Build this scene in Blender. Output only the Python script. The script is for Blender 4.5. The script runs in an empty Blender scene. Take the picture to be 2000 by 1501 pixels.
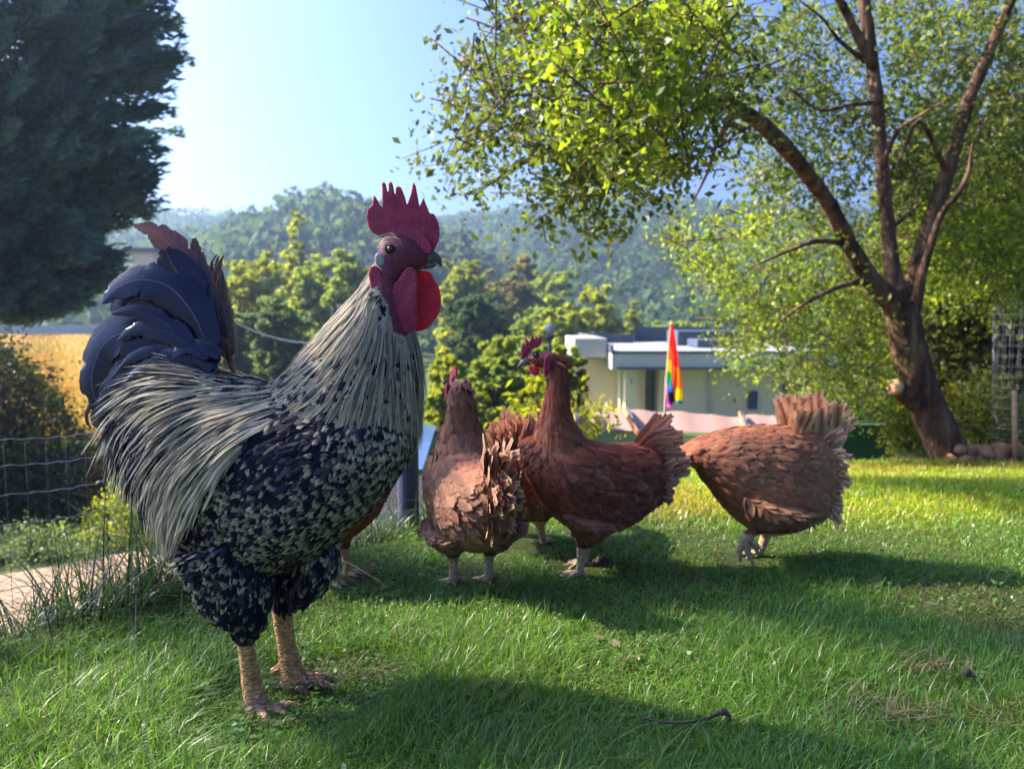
import bpy, bmesh, math, random
import numpy as np
from mathutils import Vector, Matrix
from mathutils.geometry import tessellate_polygon
R = math.radians
rng = np.random.default_rng(7)
random.seed(7)
sc = bpy.context.scene
C = sc.collection

# ------------------------------------------------------------------ camera, sky, sun, exposure
F = 1500.0; CX, CY = 1000.0, 750.5; CAMZ = 0.55; HOR = 620.0
TH = math.atan((CY - HOR) / F)
cd = bpy.data.cameras.new('camera'); cam = bpy.data.objects.new('camera', cd); C.objects.link(cam)
cam.location = (0, 0, CAMZ); cam.rotation_euler = (R(90) - TH, 0, 0)
cd.sensor_width = 36; cd.lens = 36 * F / 2000; cd.clip_start = 0.05; cd.clip_end = 3000
cd.dof.use_dof = True; cd.dof.focus_distance = 1.08; cd.dof.aperture_fstop = 6.5
sc.camera = cam
SUN_AZ, SUN_EL = R(-72), R(41)          # azimuth measured from the view direction, negative = left
SD = Vector((math.sin(SUN_AZ) * math.cos(SUN_EL), math.cos(SUN_AZ) * math.cos(SUN_EL), math.sin(SUN_EL)))
w = bpy.data.worlds.new('World'); sc.world = w; w.use_nodes = True
nt = w.node_tree; nt.nodes.clear()
sky = nt.nodes.new('ShaderNodeTexSky'); sky.sky_type = 'NISHITA'; sky.sun_disc = False
sky.sun_elevation = SUN_EL; sky.sun_rotation = SUN_AZ; sky.air_density = 0.75; sky.dust_density = 4.5; sky.ozone_density = 10.0
bg = nt.nodes.new('ShaderNodeBackground'); bg.inputs[1].default_value = 0.037
wo = nt.nodes.new('ShaderNodeOutputWorld')
gm = nt.nodes.new('ShaderNodeGamma'); gm.inputs[1].default_value = 1.32; nt.links.new(sky.outputs[0], gm.inputs[0]); nt.links.new(gm.outputs[0], bg.inputs[0]); nt.links.new(bg.outputs[0], wo.inputs[0])
sl = bpy.data.lights.new('sun', 'SUN'); sl.energy = 4.2; sl.angle = R(1.2); sl.color = (1.0, 0.88, 0.70)
so = bpy.data.objects.new('sun', sl); C.objects.link(so)
so.rotation_euler = (-SD).to_track_quat('-Z', 'Y').to_euler(); so.location = SD * 30
sc.view_settings.view_transform = 'Standard'; sc.view_settings.look = 'None'
sc.view_settings.exposure = 2.52; sc.view_settings.gamma = 1
sc.cycles.use_denoising = True
sc.cycles.max_bounces = 8; sc.cycles.transparent_max_bounces = 8; sc.cycles.volume_bounces = 0

# ------------------------------------------------------------------ helpers
def P(px, py, Y):
    """world point seen at photograph pixel (px,py) at distance Y along the view"""
    u = (px - CX) / F; v = -(py - CY) / F
    dy = math.cos(TH) + v * math.sin(TH); dz = -math.sin(TH) + v * math.cos(TH)
    t = Y / dy
    return Vector((u * t, Y, CAMZ + dz * t))
def PG(px, py, z):
    u = (px - CX) / F; v = -(py - CY) / F
    dy = math.cos(TH) + v * math.sin(TH); dz = -math.sin(TH) + v * math.cos(TH)
    t = (z - CAMZ) / dz
    return Vector((u * t, dy * t, z))
def tag(o, label=None, cat=None, group=None, kind=None):
    if label: o['label'] = label
    if cat: o['category'] = cat
    if group: o['group'] = group
    if kind: o['kind'] = kind
    return o
def empty(name, loc=(0, 0, 0), rz=0, label=None, cat=None, group=None, parent=None):
    o = bpy.data.objects.new(name, None); C.objects.link(o)
    o.location = loc; o.rotation_euler = (0, 0, rz); o.empty_display_size = .05
    if parent: o.parent = parent
    return tag(o, label, cat, group)
def mk(name, V, Fc, mat=None, parent=None, col=None, uv=None, smooth=True, mats=None, midx=None):
    """mesh object from numpy arrays; Fc is one (M,k) array or a list of faces"""
    me = bpy.data.meshes.new(name)
    if isinstance(Fc, np.ndarray):
        V = np.asarray(V, dtype=np.float32); M, k = Fc.shape
        me.vertices.add(len(V)); me.vertices.foreach_set('co', V.ravel())
        me.loops.add(M * k); me.loops.foreach_set('vertex_index', Fc.astype(np.int32).ravel())
        me.polygons.add(M); me.polygons.foreach_set('loop_start', np.arange(0, M * k, k, dtype=np.int32))
        me.update(calc_edges=True)
    else:
        me.from_pydata([tuple(v) for v in V], [], [tuple(f) for f in Fc]); me.update()
    if smooth and len(me.polygons): me.polygons.foreach_set('use_smooth', np.ones(len(me.polygons), dtype=bool))
    if col is not None:
        a = me.color_attributes.new('Col', 'FLOAT_COLOR', 'POINT')
        c = np.ones((len(me.vertices), 4), dtype=np.float32); c[:, :3] = np.clip(np.asarray(col)[:, :3], 0, 1)
        a.data.foreach_set('color', c.ravel())
    if uv is not None:
        l = me.uv_layers.new(name='UVMap'); idx = np.zeros(len(me.loops), dtype=np.int32)
        me.loops.foreach_get('vertex_index', idx); l.data.foreach_set('uv', np.asarray(uv, dtype=np.float32)[idx].ravel())
    for m in (mats or ([mat] if mat else [])): me.materials.append(m)
    if midx is not None: me.polygons.foreach_set('material_index', np.asarray(midx, dtype=np.int32))
    o = bpy.data.objects.new(name, me); C.objects.link(o)
    if parent: o.parent = parent
    return o
def boxes(name, L, mat, parent=None, bevel=0.0):
    """L: list of (x0,x1,y0,y1,z0,z1)"""
    bm = bmesh.new()
    for (x0, x1, y0, y1, z0, z1) in L:
        bmesh.ops.create_cube(bm, size=1, matrix=Matrix.Translation(((x0 + x1) / 2, (y0 + y1) / 2, (z0 + z1) / 2)) @ Matrix.Diagonal((x1 - x0, y1 - y0, z1 - z0, 1)))
    if bevel: bmesh.ops.bevel(bm, geom=list(bm.edges), offset=bevel, segments=2, affect='EDGES', profile=.5)
    me = bpy.data.meshes.new(name); bm.to_mesh(me); bm.free(); me.materials.append(mat)
    o = bpy.data.objects.new(name, me); C.objects.link(o)
    if parent: o.parent = parent
    return o
def catmull(pts, n):
    pts = np.asarray(pts, dtype=float); m = len(pts)
    q = np.vstack([2 * pts[0] - pts[1], pts, 2 * pts[-1] - pts[-2]])
    out = []
    for s in np.linspace(0, m - 1, n):
        i = min(int(s), m - 2); t = s - i
        a, b, c, d = q[i], q[i + 1], q[i + 2], q[i + 3]
        out.append(.5 * (2 * b + (c - a) * t + (2 * a - 5 * b + 4 * c - d) * t * t + (3 * b - a - 3 * c + d) * t ** 3))
    return np.array(out)
def tube_arrays(pts, rad, ns=8, cap=True, n=None, flat=1.0, jit=0):
    pts = np.asarray(pts, dtype=float); rad = np.asarray(rad, dtype=float)
    if n:
        q = catmull(np.hstack([pts, rad[:, None]]), n); pts, rad = q[:, :3], np.maximum(q[:, 3], 1e-4)
    T = np.gradient(pts, axis=0); T /= np.linalg.norm(T, axis=1)[:, None] + 1e-9
    up = np.array([0, 1.0, 0]) if abs(T[0][1]) < .9 else np.array([1.0, 0, 0])
    V = []; a = np.linspace(0, 2 * np.pi, ns, endpoint=False)
    A = np.cross(T[0], up); A /= np.linalg.norm(A)
    for i in range(len(pts)):
        A = A - T[i] * A.dot(T[i]); A /= np.linalg.norm(A) + 1e-9; B = np.cross(T[i], A)
        rr = rad[i] * (1 + jit * rng.standard_normal(ns)) if jit else rad[i]
        V.append(pts[i] + (np.cos(a) * rr)[:, None] * A + (np.sin(a) * rr * flat)[:, None] * B)
    V = np.vstack(V); Fq = []
    for i in range(len(pts) - 1):
        for j in range(ns):
            k = (j + 1) % ns; Fq.append((i * ns + j, i * ns + k, (i + 1) * ns + k, (i + 1) * ns + j))
    if cap:
        V = np.vstack([V, pts[0], pts[-1]]); c0, c1 = len(V) - 2, len(V) - 1
        for j in range(ns):
            k = (j + 1) % ns; Fq.append((k, j, c0)); Fq.append(((len(pts) - 1) * ns + j, (len(pts) - 1) * ns + k, c1))
    return V, Fq
class MB:
    def __init__(s): s.V = []; s.F = []; s.n = 0
    def add(s, V, Fq):
        s.V.append(np.asarray(V, dtype=float)); s.F += [tuple(i + s.n for i in f) for f in Fq]; s.n += len(V); return s
    def tube(s, *a, **k): return s.add(*tube_arrays(*a, **k))
    def build(s, name, mat, parent=None, smooth=True): return mk(name, np.vstack(s.V), s.F, mat, parent, smooth=smooth)
    def ball(s, c, r, n=10, m=14):
        r = np.broadcast_to(np.asarray(r, dtype=float), (3,)); V = []; Fq = []
        for i in range(n + 1):
            t = math.pi * i / n
            for j in range(m):
                p = 2 * math.pi * j / m
                V.append((c[0] + r[0] * math.sin(t) * math.cos(p), c[1] + r[1] * math.sin(t) * math.sin(p), c[2] + r[2] * math.cos(t)))
        for i in range(n):
            for j in range(m): Fq.append((i * m + j, (i + 1) * m + j, (i + 1) * m + (j + 1) % m, i * m + (j + 1) % m))
        return s.add(V, Fq)

# ------------------------------------------------------------------ materials
def newmat(name):
    m = bpy.data.materials.new(name); m.use_nodes = True; m.node_tree.nodes.clear()
    return m, m.node_tree.nodes, m.node_tree.links
def _noise(N, L, scale, detail=4, coord='Object', stretch=None, rough=.6):
    tc = N.new('ShaderNodeTexCoord'); n = N.new('ShaderNodeTexNoise'); n.inputs['Scale'].default_value = scale
    n.inputs['Detail'].default_value = detail; n.inputs['Roughness'].default_value = rough
    if stretch:
        mp = N.new('ShaderNodeMapping'); mp.inputs['Scale'].default_value = stretch
        L.new(tc.outputs[coord], mp.inputs[0]); L.new(mp.outputs[0], n.inputs[0])
    else: L.new(tc.outputs[coord], n.inputs[0])
    return n.outputs[0]
def _ramp(N, L, fac, stops):
    r = N.new('ShaderNodeValToRGB'); L.new(fac, r.inputs[0]); e = r.color_ramp.elements
    e[0].position, e[0].color = stops[0][0], (*stops[0][1], 1); e[1].position, e[1].color = stops[-1][0], (*stops[-1][1], 1)
    for p, c in stops[1:-1]:
        x = e.new(p); x.color = (*c, 1)
    return r.outputs[0]
def _bump(N, L, h, s, d=.01):
    b = N.new('ShaderNodeBump'); b.inputs['Strength'].default_value = s; b.inputs['Distance'].default_value = d
    L.new(h, b.inputs['Height']); return b.outputs[0]
def solid(name, stops, scale=8, rough=.7, bump=.3, bscale=None, bdist=.01, spec=.3, stretch=None, metal=0, sss=0, sssr=(1, .2, .1), detail=5, coat=0):
    """principled material with a noise-driven colour ramp and bump"""
    m, N, L = newmat(name); p = N.new('ShaderNodeBsdfPrincipled'); o = N.new('ShaderNodeOutputMaterial')
    n = _noise(N, L, scale, detail, stretch=stretch)
    L.new(_ramp(N, L, n, stops), p.inputs['Base Color']); p.inputs['Roughness'].default_value = rough
    p.inputs['Specular IOR Level'].default_value = spec; p.inputs['Metallic'].default_value = metal
    if bump:
        L.new(_bump(N, L, _noise(N, L, bscale or scale * 4, 4, stretch=stretch), bump, bdist), p.inputs['Normal'])
    if sss:
        p.inputs['Subsurface Weight'].default_value = sss; p.inputs['Subsurface Radius'].default_value = sssr; p.inputs['Subsurface Scale'].default_value = 1
    if coat: p.inputs['Coat Weight'].default_value = coat
    L.new(p.outputs[0], o.inputs[0]); return m
def leafmat(name, trans=.45, rough=.45, spec=.35, tint=(1.25, 1.35, .55), bump=0):
    """two-sided foliage or feather: reflects and lets light through; colour per leaf from the Col attribute"""
    m, N, L = newmat(name); a = N.new('ShaderNodeAttribute'); a.attribute_name = 'Col'
    p = N.new('ShaderNodeBsdfPrincipled'); L.new(a.outputs[0], p.inputs['Base Color'])
    p.inputs['Roughness'].default_value = rough; p.inputs['Specular IOR Level'].default_value = spec
    t = N.new('ShaderNodeBsdfTranslucent'); mx = N.new('ShaderNodeMix'); mx.data_type = 'RGBA'; mx.blend_type = 'MULTIPLY'
    mx.inputs[0].default_value = 1; L.new(a.outputs[0], mx.inputs[6]); mx.inputs[7].default_value = (*tint, 1)
    L.new(mx.outputs[2], t.inputs[0]); s = N.new('ShaderNodeMixShader'); s.inputs[0].default_value = trans
    L.new(p.outputs[0], s.inputs[1]); L.new(t.outputs[0], s.inputs[2]); o = N.new('ShaderNodeOutputMaterial'); L.new(s.outputs[0], o.inputs[0])
    if bump:
        tc = N.new('ShaderNodeTexCoord'); mp = N.new('ShaderNodeMapping'); mp.inputs['Scale'].default_value = (6, 45, 1)
        n = N.new('ShaderNodeTexNoise'); n.inputs['Scale'].default_value = 1; L.new(tc.outputs['UV'], mp.inputs[0]); L.new(mp.outputs[0], n.inputs[0])
        L.new(_bump(N, L, n.outputs[0], bump, .002), p.inputs['Normal'])
    return m
M = {}
M['leaf'] = leafmat('leaf', trans=.55, tint=(1.5, 1.5, .5))
M['grass'] = leafmat('grass_blade', trans=.45, rough=.38, spec=.5, tint=(1.3, 1.5, .5))
M['needle'] = leafmat('conifer_foliage', trans=.2, rough=.6, spec=.2)
M['farleaf'] = leafmat('distant_foliage', trans=.45, rough=.7, spec=.1, tint=(1.5, 1.4, .6))
M['feather'] = leafmat('feather', trans=.14, rough=.65, spec=.14, tint=(1.3, 1.1, .9), bump=.5)
M['tail'] = leafmat('glossy_tail_feather', trans=.10, rough=.24, spec=.5, tint=(3.2, 1.9, 1.3), bump=.22)
M['bark'] = solid('bark', [(.32, (.030, .018, .015)), (.5, (.11, .062, .042)), (.72, (.26, .155, .10))], 14, .95, 1, 30, .04, .1, stretch=(1, 1, .22), detail=8)
M['cutwood'] = solid('cut_wood', [(.3, (.45, .22, .12)), (.7, (.62, .36, .22))], 30, .8, .3)
M['comb'] = solid('comb_skin', [(.35, (.22, .010, .05)), (.7, (.38, .025, .08))], 60, .5, 1.0, 300, .003, .35, sss=.55, sssr=(.012, .003, .002))
M['wattle'] = solid('wattle_skin', [(.35, (.42, .010, .035)), (.7, (.60, .018, .05))], 40, .42, .9, 220, .0022, .4, sss=.75, sssr=(.022, .004, .003))
M['lobe'] = solid('pale_ear_lobe', [(.3, (.24, .22, .25)), (.7, (.34, .31, .33))], 60, .6, .4, 300, .001)
M['beak'] = solid('beak_horn', [(.35, (.035, .035, .045)), (.7, (.16, .13, .12))], 60, .32, .2, 200, .0006, .5)
M['eye'] = solid('eye_iris', [(.3, (.05, .02, .012)), (.7, (.11, .04, .02))], 200, .08, 0, spec=.8)
M['pupil'] = solid('eye_pupil', [(.3, (.003, .003, .003)), (.7, (.006, .006, .006))], 20, .05, 0, spec=.9)
M['soil'] = solid('soil', [(.3, (.03, .035, .012)), (.6, (.05, .07, .02)), (.8, (.09, .08, .035))], 30, .95, .6, 60, .02, .1)
M['ground'] = solid('rough_ground', [(.3, (.03, .045, .015)), (.55, (.06, .085, .025)), (.75, (.11, .10, .04))], .6, .95, .5, 3, .1, .1)
M['paving'] = solid('peach_paving', [(.3, (.21, .13, .09)), (.6, (.29, .185, .13)), (.8, (.34, .23, .17))], 3, .85, .3, 25, .01)
M['wire'] = solid('galvanised_wire', [(.3, (.30, .31, .33)), (.7, (.5, .5, .52))], 60, .4, .2, metal=.7)
M['post'] = solid('dark_post', [(.3, (.035, .04, .07)), (.7, (.07, .075, .12))], 30, .6, .4, stretch=(1, 1, .1))
M['palepost'] = solid('pale_post', [(.3, (.45, .38, .25)), (.7, (.6, .5, .36))], 20, .8, .4, stretch=(1, 1, .1))
def attrmat(name, rough=.6, bump=.6, bscale=120, bdist=.002, spec=.35, scales=False):
    """opaque surface coloured by the Col attribute, for skin, scales and under-plumage"""
    m, N, L = newmat(name); a = N.new('ShaderNodeAttribute'); a.attribute_name = 'Col'
    p = N.new('ShaderNodeBsdfPrincipled'); p.inputs['Roughness'].default_value = rough; p.inputs['Specular IOR Level'].default_value = spec
    n = _noise(N, L, bscale, 3); mx = N.new('ShaderNodeMix'); mx.data_type = 'RGBA'; mx.blend_type = 'MULTIPLY'; mx.inputs[0].default_value = 1
    L.new(a.outputs[0], mx.inputs[6]); L.new(_ramp(N, L, n, [(.3, (.55, .55, .55)), (.65, (1.2, 1.2, 1.2))]), mx.inputs[7])
    L.new(mx.outputs[2], p.inputs['Base Color'])
    if scales:
        tc = N.new('ShaderNodeTexCoord'); mp = N.new('ShaderNodeMapping'); mp.inputs['Scale'].default_value = (95, 95, 190)
        v = N.new('ShaderNodeTexVoronoi'); v.feature = 'DISTANCE_TO_EDGE'; v.inputs['Scale'].default_value = 1
        L.new(tc.outputs['Object'], mp.inputs[0]); L.new(mp.outputs[0], v.inputs[0])
        r = _ramp(N, L, v.outputs[0], [(.0, (0, 0, 0)), (.16, (1, 1, 1))]); L.new(_bump(N, L, r, 1.0, .0022), p.inputs['Normal'])
    else: L.new(_bump(N, L, n, bump, bdist), p.inputs['Normal'])
    o = N.new('ShaderNodeOutputMaterial'); L.new(p.outputs[0], o.inputs[0]); return m
M['underplume'] = attrmat('under_plumage', .8, .5)
M['shank'] = attrmat('scaly_shank', .5, scales=True)
M['faceskin'] = attrmat('wrinkled_face_skin', .5, 1.0, 330, .0016)

# ------------------------------------------------------------------ birds
def remesh(V, Fc, voxel, smooth=2):
    """one continuous surface from overlapping closed pieces"""
    me = bpy.data.meshes.new('tmp'); me.from_pydata([tuple(v) for v in V], [], [tuple(f) for f in Fc]); me.update()
    ob = bpy.data.objects.new('tmp', me); C.objects.link(ob)
    m = ob.modifiers.new('r', 'REMESH'); m.mode = 'VOXEL'; m.voxel_size = voxel
    if smooth:
        s = ob.modifiers.new('s', 'SMOOTH'); s.factor = .5; s.iterations = smooth
    ev = ob.evaluated_get(bpy.context.evaluated_depsgraph_get()); e = ev.to_mesh()
    n = len(e.vertices); v = np.zeros(n * 3, dtype=np.float32); e.vertices.foreach_get('co', v)
    f = [tuple(p.vertices) for p in e.polygons]; ev.to_mesh_clear()
    bpy.data.objects.remove(ob); bpy.data.meshes.remove(me)
    q = np.array([x if len(x) == 4 else x + (x[-1],) for x in f], dtype=np.int32)
    return v.reshape(-1, 3), q
def inpoly(q, poly):
    x, y = q[:, 0], q[:, 1]; c = np.zeros(len(q), dtype=bool); n = len(poly); j = n - 1
    for i in range(n):
        xi, yi = poly[i]; xj, yj = poly[j]
        c ^= ((yi > y) != (yj > y)) & (x < (xj - xi) * (y - yi) / (yj - yi + 1e-12) + xi); j = i
    return c
class Bird:
    """modelled in profile from measured outline points; its own frame has the feet at the origin and x along the body"""
    def __init__(s, Y, foot, rings, limbs, warp=None, inset=0):
        s.Y = Y; s.foot = P(foot[0], foot[1], Y); s.foot.z = 0; s.k = Y / F; s.warp = warp or (lambda x, y: (x, y))
        mb = MB(); s.vox = .0026
        for loft in rings:
            V = []; Fq = []; ns = 28; a = np.linspace(0, 2 * np.pi, ns, endpoint=False)
            prof = np.array([[*s.l(*r[0]), *s.l(*r[1]), r[2] * s.k] for r in loft]); prof = catmull(prof, len(loft) * 4)
            for r in prof:
                c = (r[:3] + r[3:6]) / 2; A = (r[:3] - r[3:6]) / 2; la = np.linalg.norm(A); A = A * max(.35, 1 - inset * s.k / la); B = np.array([0, 1.0, 0]) * max(r[6] - inset * s.k * .5, .002)
                V.append(c + np.cos(a)[:, None] * A + np.sin(a)[:, None] * B)
            n = len(prof); V.append(np.array([(prof[0][:3] + prof[0][3:6]) / 2, (prof[-1][:3] + prof[-1][3:6]) / 2]))
            for i in range(n - 1):
                for j in range(ns): k = (j + 1) % ns; Fq.append((i * ns + j, i * ns + k, (i + 1) * ns + k, (i + 1) * ns + j))
            for j in range(ns):
                k = (j + 1) % ns; Fq.append((k, j, n * ns)); Fq.append(((n - 1) * ns + j, (n - 1) * ns + k, n * ns + 1))
            mb.add(np.vstack(V), Fq)
        for pts in limbs:      # (px, py, lateral in px, radius in px)
            q = np.array([[*s.l(p[0], p[1], p[2]), p[3] * s.k] for p in pts]); mb.tube(q[:, :3], q[:, 3], ns=12, n=len(pts) * 4)
        s.V, s.Fc = remesh(np.vstack(mb.V), mb.F, s.vox, 3)
        t = s.Fc; a, b, c, d = (s.V[t[:, i]] for i in range(4)); n = np.cross(c - a, d - b); ar = np.linalg.norm(n, axis=1)
        s.fc = (a + b + c + d) / 4; s.fn = n / (ar[:, None] + 1e-12); s.fa = ar
    def l(s, px, py, lat=0):
        px, py = s.warp(px, py); p = P(px, py, s.Y); return np.array([p.x - s.foot.x, lat * s.k, p.z])
    def q(s, v):
        """profile pixel of points in the bird's frame"""
        v = np.asarray(v); x = v[:, 0] + s.foot.x; z = v[:, 2] - CAMZ; c, sn = math.cos(TH), math.sin(TH)
        f = s.Y * c - z * sn; return np.stack([CX + F * x / f, CY - F * (z * c + s.Y * sn) / f], 1)
    def flow(s, v, G):
        q = s.q(v); d2 = ((q[:, None, :] - G[None, :, :2]) ** 2).sum(2) + 60; wt = d2 ** -1.6
        d = (wt[:, :, None] * G[None, :, 2:]).sum(1) / wt.sum(1)[:, None]
        d /= np.linalg.norm(d, axis=1)[:, None] + 1e-9; return np.stack([d[:, 0], np.zeros(len(d)), -d[:, 1]], 1)
    def sample(s, n, accept):
        i = rng.choice(len(s.fc), n, p=s.fa / s.fa.sum()); q = s.q(s.fc[i]); ok = rng.random(n) < accept(q, s.fc[i]); i = i[ok]
        return s.fc[i] + rng.normal(0, .0015, (len(i), 3)), s.fn[i]
    def plume(s, name, root, p, n, L, W, G, colf, mat, lift=.12, curl=.1, nu=3, nv=6, prof='lance', jag=.15, sink=.001, sag=0, spread=.12):
        N = len(p); L = L * rng.uniform(.75, 1.2, N); W = W * rng.uniform(.75, 1.2, N)
        t = np.linspace(0, 1, nv + 1); c = p - n * sink; path = [c]; base = c.copy()
        ang = rng.normal(0, spread, N)
        for i in range(nv):
            d = s.flow(c, G); d = d - n * (d * n).sum(1)[:, None]; d /= np.linalg.norm(d, axis=1)[:, None] + 1e-9
            sd = np.cross(d, n); d = d * np.cos(ang)[:, None] + sd * np.sin(ang)[:, None]
            h = lift * (1 - t[i]) - curl * t[i]
            d = d + n * h; d[:, 2] -= sag * t[i]; d /= np.linalg.norm(d, axis=1)[:, None]
            c = c + d * (L / nv)[:, None]; path.append(c)
        path = np.stack(path, 1); T = np.gradient(path, axis=1); T /= np.linalg.norm(T, axis=2)[:, :, None] + 1e-9
        S = np.cross(T, n[:, None, :]); S /= np.linalg.norm(S, axis=2)[:, :, None] + 1e-9; Nn = np.cross(S, T)
        if prof == 'lance': wd = np.minimum(1, .35 + t * 3) * (1 - t ** 2.2) ** .8 + .03
        elif prof == 'round': wd = (.35 + .65 * np.sin(np.pi * np.minimum(t * .62 + .08, 1))) * (1 - t ** 5) ** .5 + .04
        else: wd = (.5 + .5 * np.sin(np.pi * t)) * (1 - t ** 3) + .05
        u = np.linspace(-1, 1, nu); tw = rng.normal(0, .12, N)
        wj = wd[None, :, None] * (1 + jag * rng.uniform(-1, 1, (N, nv + 1, nu)) * (np.abs(u) > .5)[None, None, :])
        off = u[None, None, :] * wj * (W / 2)[:, None, None]
        cam_ = (1 - u ** 2)[None, None, :] * W[:, None, None] * .07 + off * np.tan(tw)[:, None, None]
        back = (np.abs(u)[None, None, :] * rng.uniform(-.06, .10, (N, nv + 1, nu)) * jag * 4) * L[:, None, None] * -.25
        V = path[:, :, None, :] + S[:, :, None, :] * off[..., None] + Nn[:, :, None, :] * cam_[..., None] + T[:, :, None, :] * back[..., None]
        col = colf(s.q(base), t, u, N)
        UV = np.broadcast_to(np.stack(np.meshgrid(t, (u + 1) / 2, indexing='ij')[::-1], 2)[None], (N, nv + 1, nu, 2))
        ii = (np.arange(N) * (nv + 1) * nu)[:, None, None] + (np.arange(nv) * nu)[None, :, None] + np.arange(nu - 1)[None, None, :]
        ii = ii.reshape(-1); Fq = np.stack([ii, ii + 1, ii + 1 + nu, ii + nu], 1)
        return mk(name, V.reshape(-1, 3), Fq, mat, root, col=col.reshape(-1, 3), uv=UV.reshape(-1, 2))
    def ribbon(s, name, root, pts, widths, lat, mat, cols, nv=22, nu=9, tilt=0, jag=.06, lat2=None, split=None, shaft=(.30, .22, .16), cup=.08):
        """one large feather: a cambered vane along a curved quill; cols: base, tip, edge"""
        pts3 = np.array([s.l(a, b, lat + (0 if lat2 is None else (lat2 - lat) * i / (len(pts) - 1))) for i, (a, b) in enumerate(pts)])
        c = catmull(np.hstack([pts3, (np.array(widths) * s.k)[:, None]]), nv + 1); w_ = np.maximum(c[:, 3], .0004); c = c[:, :3]
        T = np.gradient(c, axis=0); T /= np.linalg.norm(T, axis=1)[:, None]
        n = np.array([0, -math.cos(tilt), math.sin(tilt)]); S = np.cross(T, n); S /= np.linalg.norm(S, axis=1)[:, None]; Nn = np.cross(S, T)
        u = np.array([-1, -.8, -.55, -.3, -.045, 0, .045, .3, .55, .8, 1]) if nu == 9 else np.linspace(-1, 1, nu)
        nu = len(u); j = 1 + jag * rng.uniform(-1, .6, (nv + 1, nu)) * (np.abs(u) > .9)
        off = u[None] * w_[:, None] / 2 * j; cm = (np.abs(u) ** 1.5)[None] * w_[:, None] * -cup
        if nv > 20:
            for _ in range(4):
                r_ = rng.integers(int(nv * .35), nv - 3); e, e2 = ((0, 1) if rng.random() < .5 else (nu - 1, nu - 2)); off[r_, e] *= .62; off[r_ + 1, e] *= .85; off[r_, e2] *= .85
        if split is not None:     # (row, side, depth): barbs that have come apart
            for r_, sd_, dp in split:
                e = nu - 1 if sd_ > 0 else 0; off[r_, e] *= 1 - dp; off[r_, e - int(np.sign(sd_))] *= 1 - dp * .5
        sh = (-np.abs(u) * .25)[None] * w_[:, None] * -1
        V = c[:, None] + S[:, None] * off[..., None] + Nn[:, None] * cm[..., None] + T[:, None] * sh[..., None]
        t = np.linspace(0, 1, nv + 1)[:, None, None]; b_, tp, ed = (np.array(x)[None, None] for x in cols)
        k = np.clip((t - .35) / .6, 0, 1); col = b_ * (1 - k) + tp * k; ee = (np.abs(u) ** 4)[None, :, None]; col = col * (1 - ee * .6) + ed * ee * .6
        col = np.broadcast_to(col, (nv + 1, nu, 3)).copy(); col *= rng.uniform(.82, 1.15, (nv + 1, nu, 1)); col[:, nu // 2] = np.array(shaft)
        UV = np.stack(np.meshgrid(t[:, 0, 0], (u + 1) / 2, indexing='ij')[::-1], 2)
        ii = ((np.arange(nv) * nu)[:, None] + np.arange(nu - 1)[None]).reshape(-1); Fq = np.stack([ii, ii + 1, ii + 1 + nu, ii + nu], 1)
        return mk(name, V.reshape(-1, 3), Fq, mat, root, col=col.reshape(-1, 3), uv=UV.reshape(-1, 2))
    def slab(s, name, root, poly, lat, thick, mat, vox=.0012, sm=4, lean=0, thin_top=None, bulge=0, rnd=True):
        """fleshy lobe: outline given real thickness, rounded by remeshing"""
        poly = [tuple(x) for x in catmull(list(poly) + [poly[0]], len(poly) * 4 + 1)[:-1]] if rnd else poly
        pts = [s.l(a, b, 0) for a, b in poly]; n = len(pts); V = []; t = thick * s.k
        zs = [p[2] for p in pts]; z0, z1 = min(zs), max(zs)
        for sg in (-1, 1):
            for p in pts:
                f = 1.0
                if thin_top: f = 1 - (1 - thin_top) * (p[2] - z0) / (z1 - z0)
                V.append((p[0], lat * s.k + sg * t / 2 * f + lean * (p[2] - z0), p[2]))
        tri = tessellate_polygon([[Vector((p[0], p[2], 0)) for p in pts]])
        Fq = [tuple(x) for x in tri] + [tuple(i + n for i in reversed(x)) for x in tri]
        for i in range(n): j = (i + 1) % n; Fq.append((i, j, j + n, i + n))
        v, f = remesh(V, Fq, vox, sm)
        if bulge:
            cx, cz = np.mean([p[0] for p in pts]), (z0 + z1) / 2; r = (z1 - z0) / 2
            d = np.clip(1 - (((v[:, 0] - cx) ** 2 + (v[:, 2] - cz) ** 2) / r ** 2), 0, 1)
            v[:, 1] += (v[:, 1] - lat * s.k) * bulge * d
        return mk(name, v, f, mat, root)
    def body(s, root, colf, split=None):
        q = s.q(s.V); col = colf(q, s.V); mi = None
        fq = s.q(s.fc); mi = split(fq, s.fc)
        return mk('body', s.V, s.Fc, None, root, col=col, mats=[M['underplume'], M['shank'], M['faceskin']], midx=mi)
    def eye(s, root, px, py, lat, r):
        for sg in (-1, 1):
            c = s.l(px, py, sg * lat); mb = MB().ball(c, r * s.k); e = mb.build('eye', M['eye'], root)
            MB().ball(c + np.array([0, sg * r * s.k * .62, 0]), (r * s.k * .5, r * s.k * .45, r * s.k * .5)).build('pupil', M['pupil'], e)
            a = np.linspace(0, 2 * np.pi, 17); ringp = np.array([c + np.array([math.cos(x) * r * s.k * 1.25, sg * r * s.k * .25, math.sin(x) * r * s.k * 1.1]) for x in a])
            MB().tube(ringp, np.full(17, r * s.k * .28), ns=6, cap=False).build('eyelid', s.lid, e)
def noisec(base, amt, shape):
    return np.array(base) * (1 + amt * rng.uniform(-1, 1, (*shape, 1)))

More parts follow.
